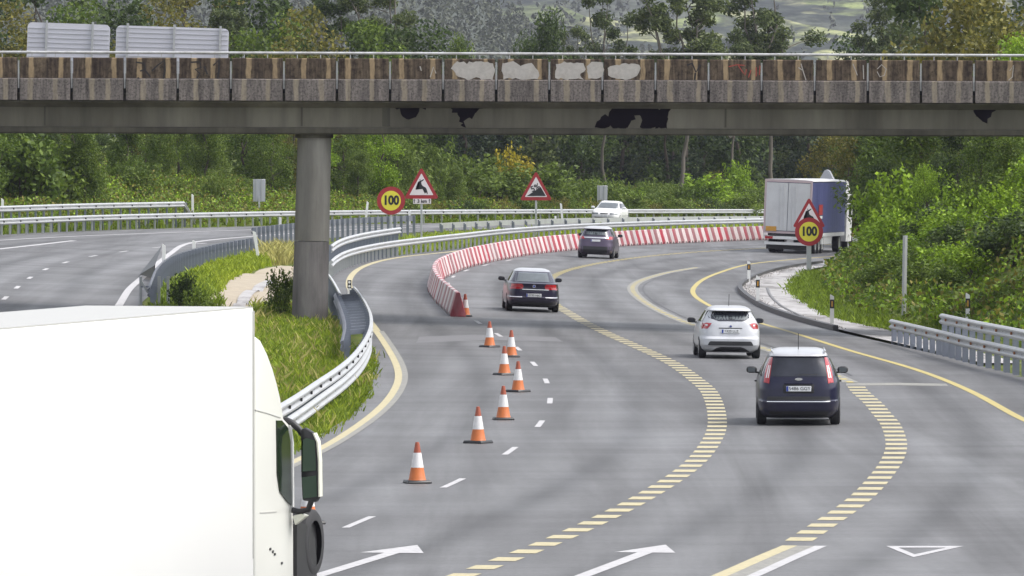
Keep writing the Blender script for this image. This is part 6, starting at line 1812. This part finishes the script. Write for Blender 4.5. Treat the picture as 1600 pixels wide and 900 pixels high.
emb(1560, 315, 150, 'feather', 0, 'leaf_mid', 'mid green feathery tree high on the right bank', 1.2)
emb(1600, 320, 190, 'broad', 3, 'leaf_dark', 'dark leafy tree at the right edge just under the bridge', 1.0)
emb(1330, 420, 215, 'broad', 2, 'leaf_olive', 'olive tree behind the cab of the curtain lorry', 0.9)
emb(1300, 450, 205, 'broad', 4, 'leaf_olive', 'olive-brown tree above the roof of the curtain lorry', 0.9)
emb(1350, 425, 175, 'feather', 2, 'leaf_mid', 'soft green tree right above the cab of the curtain lorry', 1.2)
emb(1400, 420, 140, 'broad', 1, 'leaf_dark', 'dark crown below the bridge right of the lorry cab', 1.1)
emb(1475, 385, 130, 'broad', 2, 'leaf_dark', 'dense dark crown below the bridge on the right bank', 1.1)
emb(1540, 370, 140, 'broad', 3, 'leaf_dark', 'dark crown below the bridge near the right picture edge', 1.1)
for px, Y, top, sd_, lf, lab, wd_ in [
    (1372, 330, 345, 1, 'leaf_bright', 'yellow-green bush in front of the lorry cab, lower than its neighbour', 1.2),
    (1422, 330, 256, 2, 'leaf_bright', 'tall yellow-green bush left of the young tree behind the metal post', 1.0),
    (1430, 290, 372, 0, 'leaf_bright', 'bright low bush right at the metal post', 1.3),
    (1478, 325, 250, 1, 'leaf_bright', 'tall bright bush between the metal post and the dark gap of the bank', 1.0),
    (1520, 300, 272, 2, 'leaf_mid', 'mid green tall bush beside the dark gap of the right bank', 1.0),
    (1560, 285, 280, 0, 'leaf_bright', 'tall bright bush left of the one at the right picture edge', 1.0),
    (1610, 290, 240, 1, 'leaf_bright', 'tallest bright bush, half cut by the right picture edge', 1.1),
    (1338, 296, 400, 2, 'leaf_mid', 'green bush on the tip of the bank behind the speed sign pole', 1.3),
    (1365, 275, 410, 0, 'leaf_mid', 'low mid green bush left of the metal post', 1.4),
    (1480, 255, 410, 1, 'leaf_mid', 'green bush just behind the lower right guard rail', 1.3)]:
    emb(px, Y, top, 'bush', sd_, lf, lab, wd_)
for i in range(46):                                     # low scrub all over the slope
    px = float(rs.uniform(1330, 1640)); Y = float(rs.uniform(245, 335))
    X = PX(px, Y)
    ex = float(hill_extra([X], [Y])[0])
    if ex < 0.5: continue
    lf = ['leaf_mid', 'leaf_bright', 'leaf_bright', 'leaf_dark'][i % 4]
    word = {'leaf_bright': 'yellow-green', 'leaf_mid': 'mid green', 'leaf_dark': 'dark green', 'leaf_olive': 'olive'}[lf]
    plant('scrub_bush', 'bush', i % 3, lf, X, Y, float(rs.uniform(0.9, 2.0)), f'low {word} scrub bush among others on the right bank', 'bush', f'low {word} scrub on the right bank', 1.5)
emb(1415, 352, 205, 'broad', 2, 'leaf_dark', 'dark leafy tree between two feathery ones, middle of the right bank', 0.9)
emb(1535, 318, 190, 'broad', 4, 'leaf_mid', 'mid green leafy tree among feathery ones on the right bank', 0.9)
emb(1580, 300, 215, 'feather', 1, 'leaf_mid', 'soft green tree behind the tallest bright bush at the right edge', 1.3)
emb(1470, 335, 240, 'feather', 0, 'leaf_dark', 'dark feathery tree filling the gap behind the tall bright bush', 1.3)
# --- two shrubs by the pier
emb(286, 236, 424, 'bush', 1, 'leaf_dark', 'dark leafy shrub growing against the left guard rail end', 0.8)
emb(305, 228, 446, 'bush', 2, 'leaf_mid', 'lighter low shrub in front of the dark one at the left guard rail end', 0.9)
emb(440, 238, 412, 'bush', 0, 'leaf_mid', 'leafy shrub hugging the left side of the bridge pier', 0.62)

# ================================================================== GROUND COVER (stuff)
def inside(poly, X, Y):
    p = np.array(poly); c = np.zeros(len(X), bool)
    for (x0, y0), (x1, y1) in zip(p, np.roll(p, -1, 0)):
        k = ((y0 > Y) != (y1 > Y)) & (X < (x1 - x0) * (Y - y0) / (y1 - y0 + 1e-12) + x0)
        c ^= k
    return c
def scatter(poly_px, dens, r_, world=None, maxn=200000):
    g = np.array([P(*p)[:2] for p in poly_px]) if world is None else np.array(world)
    lo, hi = g.min(0), g.max(0)
    n_ = int(min(maxn, dens * (hi - lo).prod()))
    X, Y = r_.uniform(lo[0], hi[0], n_), r_.uniform(lo[1], hi[1], n_)
    k = inside(g, X, Y)
    X, Y = X[k], Y[k]
    k = ~((X > np.interp(Y, *by_y(main_L)) + 0.05) & (X < right_edge(Y) + 0.1) & (Y < YMAX)) & ~((Y > 190) & (Y < YO) & (X < np.interp(Y, *by_y(opp_R)) - 0.05) & (X > xl_opp(Y)))
    return X[k], Y[k]
def blades(name, poly_px, dens, h, wd, leaf, seed, per=5, spread=0.10, world=None, clumpy=True):
    r_ = np.random.default_rng(seed)
    X, Y = scatter(poly_px, dens, r_, world)
    if clumpy:
        pat = np.sin(X * 1.9 + 1.3 * np.sin(Y * 0.7)) * np.sin(Y * 0.9 + X * 0.6)
        k = r_.uniform(-1.3, 1.0, len(X)) < pat
        X, Y = X[k], Y[k]
    Z = ground_z(X, Y)
    N = len(X)
    c = np.repeat(np.c_[X, Y, Z], per, 0); m_ = len(c)
    hs = np.repeat(r_.uniform(0.5, 1.3, N), per) * r_.uniform(0.6, 1.2, m_) * h
    c[:, :2] += r_.normal(0, spread, (m_, 2))
    lean = r_.normal(0, 0.35, (m_, 2)) * hs[:, None]
    a = r_.uniform(0, math.pi, m_); w_ = np.c_[np.cos(a), np.sin(a), np.zeros(m_)] * wd * r_.uniform(0.6, 1.4, m_)[:, None]
    tip = c + np.c_[lean, hs]; mid = c + np.c_[lean * 0.35, hs * 0.6]
    q = np.stack([c - w_ * 0.5, c + w_ * 0.5, mid + w_ * 0.4, tip], 1)
    o = link_mesh(name, quads(name, q, M[leaf]))
    return tag(o, kind='stuff')
def cover(name, world, dens, h, size, leaf, seed, minex=-9, narrow=0.6):
    r_ = np.random.default_rng(seed)
    X, Y = scatter(None, dens, r_, world, 260000)
    k = hill_extra(X, Y) > minex
    X, Y = X[k], Y[k]
    pat = 0.55 + 0.45 * np.sin(X * 0.8 + 2 * np.sin(Y * 0.31)) * np.sin(Y * 0.5 + X * 0.35)
    Z = ground_z(X, Y) + r_.uniform(0.0, 1, len(X)) ** 0.8 * h * (0.35 + 0.9 * pat)
    q = leaf_quads(np.c_[X, Y, Z], size, r_, 0.0, narrow, 0.1)
    return tag(link_mesh(name, quads(name, q, M[leaf])), kind='stuff')
W_ = lambda pts: [P(*p)[:2] for p in pts]
blades('verge_grass', [(396, 478), (455, 478), (516, 500), (548, 555), (572, 540), (584, 556), (583, 585), (577, 614), (540, 656), (493, 685), (420, 732), (330, 790), (300, 640), (380, 540)], 44, 0.20, 0.03, 'grass_blade', 21, per=6)
blades('verge_grass', [(396, 478), (455, 478), (516, 500), (548, 555), (572, 540), (584, 556), (583, 585), (577, 614), (540, 656), (493, 685), (420, 732), (330, 790), (300, 640), (380, 540)], 14, 0.24, 0.03, 'grass_fresh', 22, per=5)
blades('dry_grass', [(396, 478), (455, 478), (516, 500), (548, 555), (572, 540), (584, 556), (583, 585), (577, 614), (540, 656), (493, 685), (420, 732), (330, 790), (300, 640), (380, 540)], 2.5, 0.32, 0.025, 'grass_dry', 29, per=4)
blades('verge_grass', [(300, 428), (330, 414), (400, 397), (455, 390), (456, 402), (420, 414), (385, 424), (355, 440), (335, 462), (300, 450)], 16, 0.26, 0.06, 'grass_fresh', 23, per=5, clumpy=False)
blades('dry_grass', [(400, 396), (456, 388), (458, 412), (430, 414)], 9, 0.55, 0.05, 'grass_dry', 24, per=5)
blades('verge_grass', [(612, 400), (662, 393), (800, 376), (925, 368), (1190, 358), (1190, 352), (925, 357), (800, 360), (700, 367), (640, 372), (612, 384)], 3.5, 0.32, 0.09, 'grass_fresh', 25, per=5)
blades('verge_grass', [(1226, 445), (1229, 460), (1250, 478), (1292, 500), (1331, 510), (1397, 522), (1470, 540), (1500, 500), (1400, 470), (1300, 440), (1262, 420)], 16, 0.22, 0.04, 'grass_blade', 26, per=6)
blades('verge_grass', [(-20, 369), (155, 361), (320, 356), (650, 349.5), (1190, 345.5), (1190, 342), (650, 345.5), (320, 350), (155, 353), (-20, 360)], 3.0, 0.4, 0.10, 'grass_blade', 27, per=5)
blades('verge_grass', [(225, 500), (240, 470), (255, 452), (300, 428), (340, 440), (345, 500)], 12, 0.3, 0.06, 'grass_blade', 28, per=5)
# brambles on the banks
ol2 = resample(path(OPP_L_PX, sm=2), 3.0)
nr_ = np.array([[-t[1], t[0]] for t in tangents(ol2)])
cover('undergrowth', np.vstack([ol2 + nr_ * 0.8, (ol2 + nr_ * 26)[::-1]]), 42, 1.0, 0.19, 'leaf_olive', 31)
cover('undergrowth', np.vstack([ol2 + nr_ * 0.8, (ol2 + nr_ * 26)[::-1]]), 34, 1.0, 0.19, 'leaf_mid', 32)
cover('undergrowth', np.vstack([ol2 + nr_ * 0.8, (ol2 + nr_ * 14)[::-1]]), 12, 0.9, 0.19, 'leaf_bright', 36)
va = v_all[v_all[:, 0] > 8.5]
right_poly = np.vstack([va + np.array([0.9, 0.2]), (va + np.array([30, 10]))[::-1]])
cover('undergrowth', right_poly, 34, 0.8, 0.20, 'leaf_mid', 33, 0.12)
cover('undergrowth', right_poly, 14, 0.8, 0.20, 'leaf_bright', 34, 0.12)
cover('undergrowth', right_poly, 6, 0.9, 0.20, 'leaf_olive', 35, 0.12)
print('plants ok')
# ================================================================== FAR HILLS AND HAZE
def hill(name, Yr, Y0, prof_px, m, rough, seed, nx=150, ny=40, back=500, power=1.0):
    """ridge at depth Yr whose skyline follows photo points; its near foot lies at Y0"""
    r_ = np.random.default_rng(seed)
    px = np.linspace(-900, 2500, nx)
    yy = np.interp(px, [p[0] for p in prof_px], [p[1] for p in prof_px])
    top = np.array([PY(800, y, Yr)[2] for y in yy])
    X = px_X = (px - 800) * Yr / FPX
    rows, v = list(np.linspace(0, 1, ny)) + [1.15, 1.4], []
    ph = r_.uniform(0, 6.28, 12)
    for t in rows:
        Y = Y0 + (Yr - Y0) * min(t, 1) + max(0, t - 1) * back
        k = (min(t, 1) ** power) * (1 - 0.6 * max(0, t - 1))
        n_ = sum(np.sin(X * f1 + ph[i] + Y * f2) * a for i, (f1, f2, a) in enumerate([(0.013, 0.004, 1.0), (0.03, 0.011, 0.6), (0.07, 0.02, 0.35), (0.15, 0.05, 0.2)]))
        z = -2.5 + (top + 2.5) * k + n_ * rough * min(1, t * 2)
        v.append(np.c_[X, np.full(nx, Y), z])
    nr = len(rows)
    f = [(i * nx + j, i * nx + j + 1, (i + 1) * nx + j + 1, (i + 1) * nx + j) for i in range(nr - 1) for j in range(nx - 1)]
    o = MB().add(np.vstack(v), f).build(name, m, smooth_deg=180, recalc=False)
    tag(o, kind='structure')
    return np.array(v)
M['hill_wood'] = mat('hill_wood', (0.035, 0.045, 0.028), 0.9, 0, 0.5, 0.05)
m, n, l, b = nodes_of('hill_fields')
pos = n.new('ShaderNodeNewGeometry').outputs['Position']
f1 = noise(n, l, mapping(n, l, pos, (1.0, 0.22, 1.0)), 0.02, 4, 0.6, 0.8)
vo = n.new('ShaderNodeTexVoronoi'); vo.inputs['Scale'].default_value = 0.022
l.new(mapping(n, l, pos, (1.0, 0.18, 1.2)), vo.inputs['Vector'])
fields = ramp(n, l, mth(n, l, 'FRACT', mth(n, l, 'MULTIPLY', vo.outputs['Distance'], 0.05)), [(0.0, (0.10, 0.14, 0.05)), (1.0, (0.30, 0.30, 0.14))])
sep = n.new('ShaderNodeSeparateColor'); l.new(vo.outputs['Color'], sep.inputs[0])
fields = ramp(n, l, sep.outputs[0], [(0.1, (0.09, 0.10, 0.075)), (0.35, (0.17, 0.20, 0.08)), (0.6, (0.26, 0.30, 0.11)), (0.85, (0.38, 0.36, 0.20))])
trees_ = ramp(n, l, noise(n, l, mapping(n, l, pos, (1, 0.3, 1)), 0.11, 6, 0.75), [(0.42, (0.28, 0.32, 0.28)), (0.58, (1, 1, 1))])
l.new(mix(n, l, 0.85, mix(n, l, ramp(n, l, f1, [(0.46, (0,) * 3), (0.56, (1,) * 3)]), (0.045, 0.055, 0.042), fields), trees_, 'MULTIPLY'), b.inputs['Base Color'])
b.inputs['Roughness'].default_value = 0.95; b.inputs['Specular IOR Level'].default_value = 0.1
M['hill_fields'] = m
v1 = hill('hill', 2300, 1500, [(-900, -40), (200, -35), (560, -22), (700, -8), (735, 6), (775, 22), (810, 42), (860, 58), (920, 84), (1000, 112), (1200, 125), (2500, 120)], M['hill_wood'], 0.8, 3)
v2 = hill('hill', 4300, 2500, [(-900, -130), (500, -120), (900, -110), (1200, -95), (1500, -110), (2500, -120)], M['hill_fields'], 2.2, 8, power=0.9)
# the wood that covers the nearer hill: one mass
rh = np.random.default_rng(77)
Pq = []
flat = v1[:-2].reshape(-1, 3)
xs_h = flat[(flat[:, 0] > -210) & (flat[:, 0] < 60) & (flat[:, 2] > 2)]
for k in range(2600):
    c = xs_h[rh.integers(len(xs_h))] + np.array([rh.uniform(-2.6, 2.6), rh.uniform(-10, 10), 0])
    H = rh.uniform(4.0, 8.5)
    t = rh.uniform(0, 1, 26)
    rad = (1 - t) * H * 0.26 + 0.25
    a = rh.uniform(0, 6.28, 26)
    Pq.append(np.c_[c[0] + np.cos(a) * rad, c[1] + np.sin(a) * rad, c[2] + t * H])
Pq = np.vstack(Pq)
M['leaf_far'] = leaf_mat('leaf_far_wood', [(0.035, 0.040, 0.038), (0.058, 0.064, 0.058), (0.085, 0.090, 0.078)], 0.12, 0.2)
tag(link_mesh('hillside_wood', quads('hillside_wood', leaf_quads(Pq, 1.5, rh, 0.0, 0.5), M['leaf_far'])), kind='stuff')
# scattered woods on the far hill
Pq = []
flat = v2[:-2].reshape(-1, 3)
xs_h = flat[(np.abs(flat[:, 0]) < 330) & (flat[:, 2] > 2)]
for k in range(380):
    c = xs_h[rh.integers(len(xs_h))] + np.array([rh.uniform(-5, 5), rh.uniform(-25, 25), 0])
    for j in range(int(rh.integers(1, 7))):
        cc = c + np.array([rh.normal(0, 9), rh.normal(0, 6), 0]); H = rh.uniform(4, 9)
        t = rh.uniform(0, 1, 14); a = rh.uniform(0, 6.28, 14); rad = H * 0.33 * np.sin(t * 3.1)
        Pq.append(np.c_[cc[0] + np.cos(a) * rad, cc[1] + np.sin(a) * rad, cc[2] + t * H])
Pq = np.vstack(Pq)
tag(link_mesh('hillside_wood', quads('hillside_wood', leaf_quads(Pq, 2.2, rh, 0.0, 0.7), M['leaf_far'])), kind='stuff')
# the air itself
hz = MB().box((0, 2330, 95), (1760, 4860, 210)).build('haze', None)
m = bpy.data.materials.new('haze_air'); m.use_nodes = True
m.node_tree.nodes.clear()
pv = m.node_tree.nodes.new('ShaderNodeVolumePrincipled')
pv.inputs['Color'].default_value = (0.74, 0.75, 0.95, 1); pv.inputs['Density'].default_value = 0.00005; pv.inputs['Anisotropy'].default_value = 0.0
ou = m.node_tree.nodes.new('ShaderNodeOutputMaterial')
m.node_tree.links.new(pv.outputs[0], ou.inputs['Volume'])
hz.data.materials.append(m)
tag(hz, kind='stuff')
print('far ok')
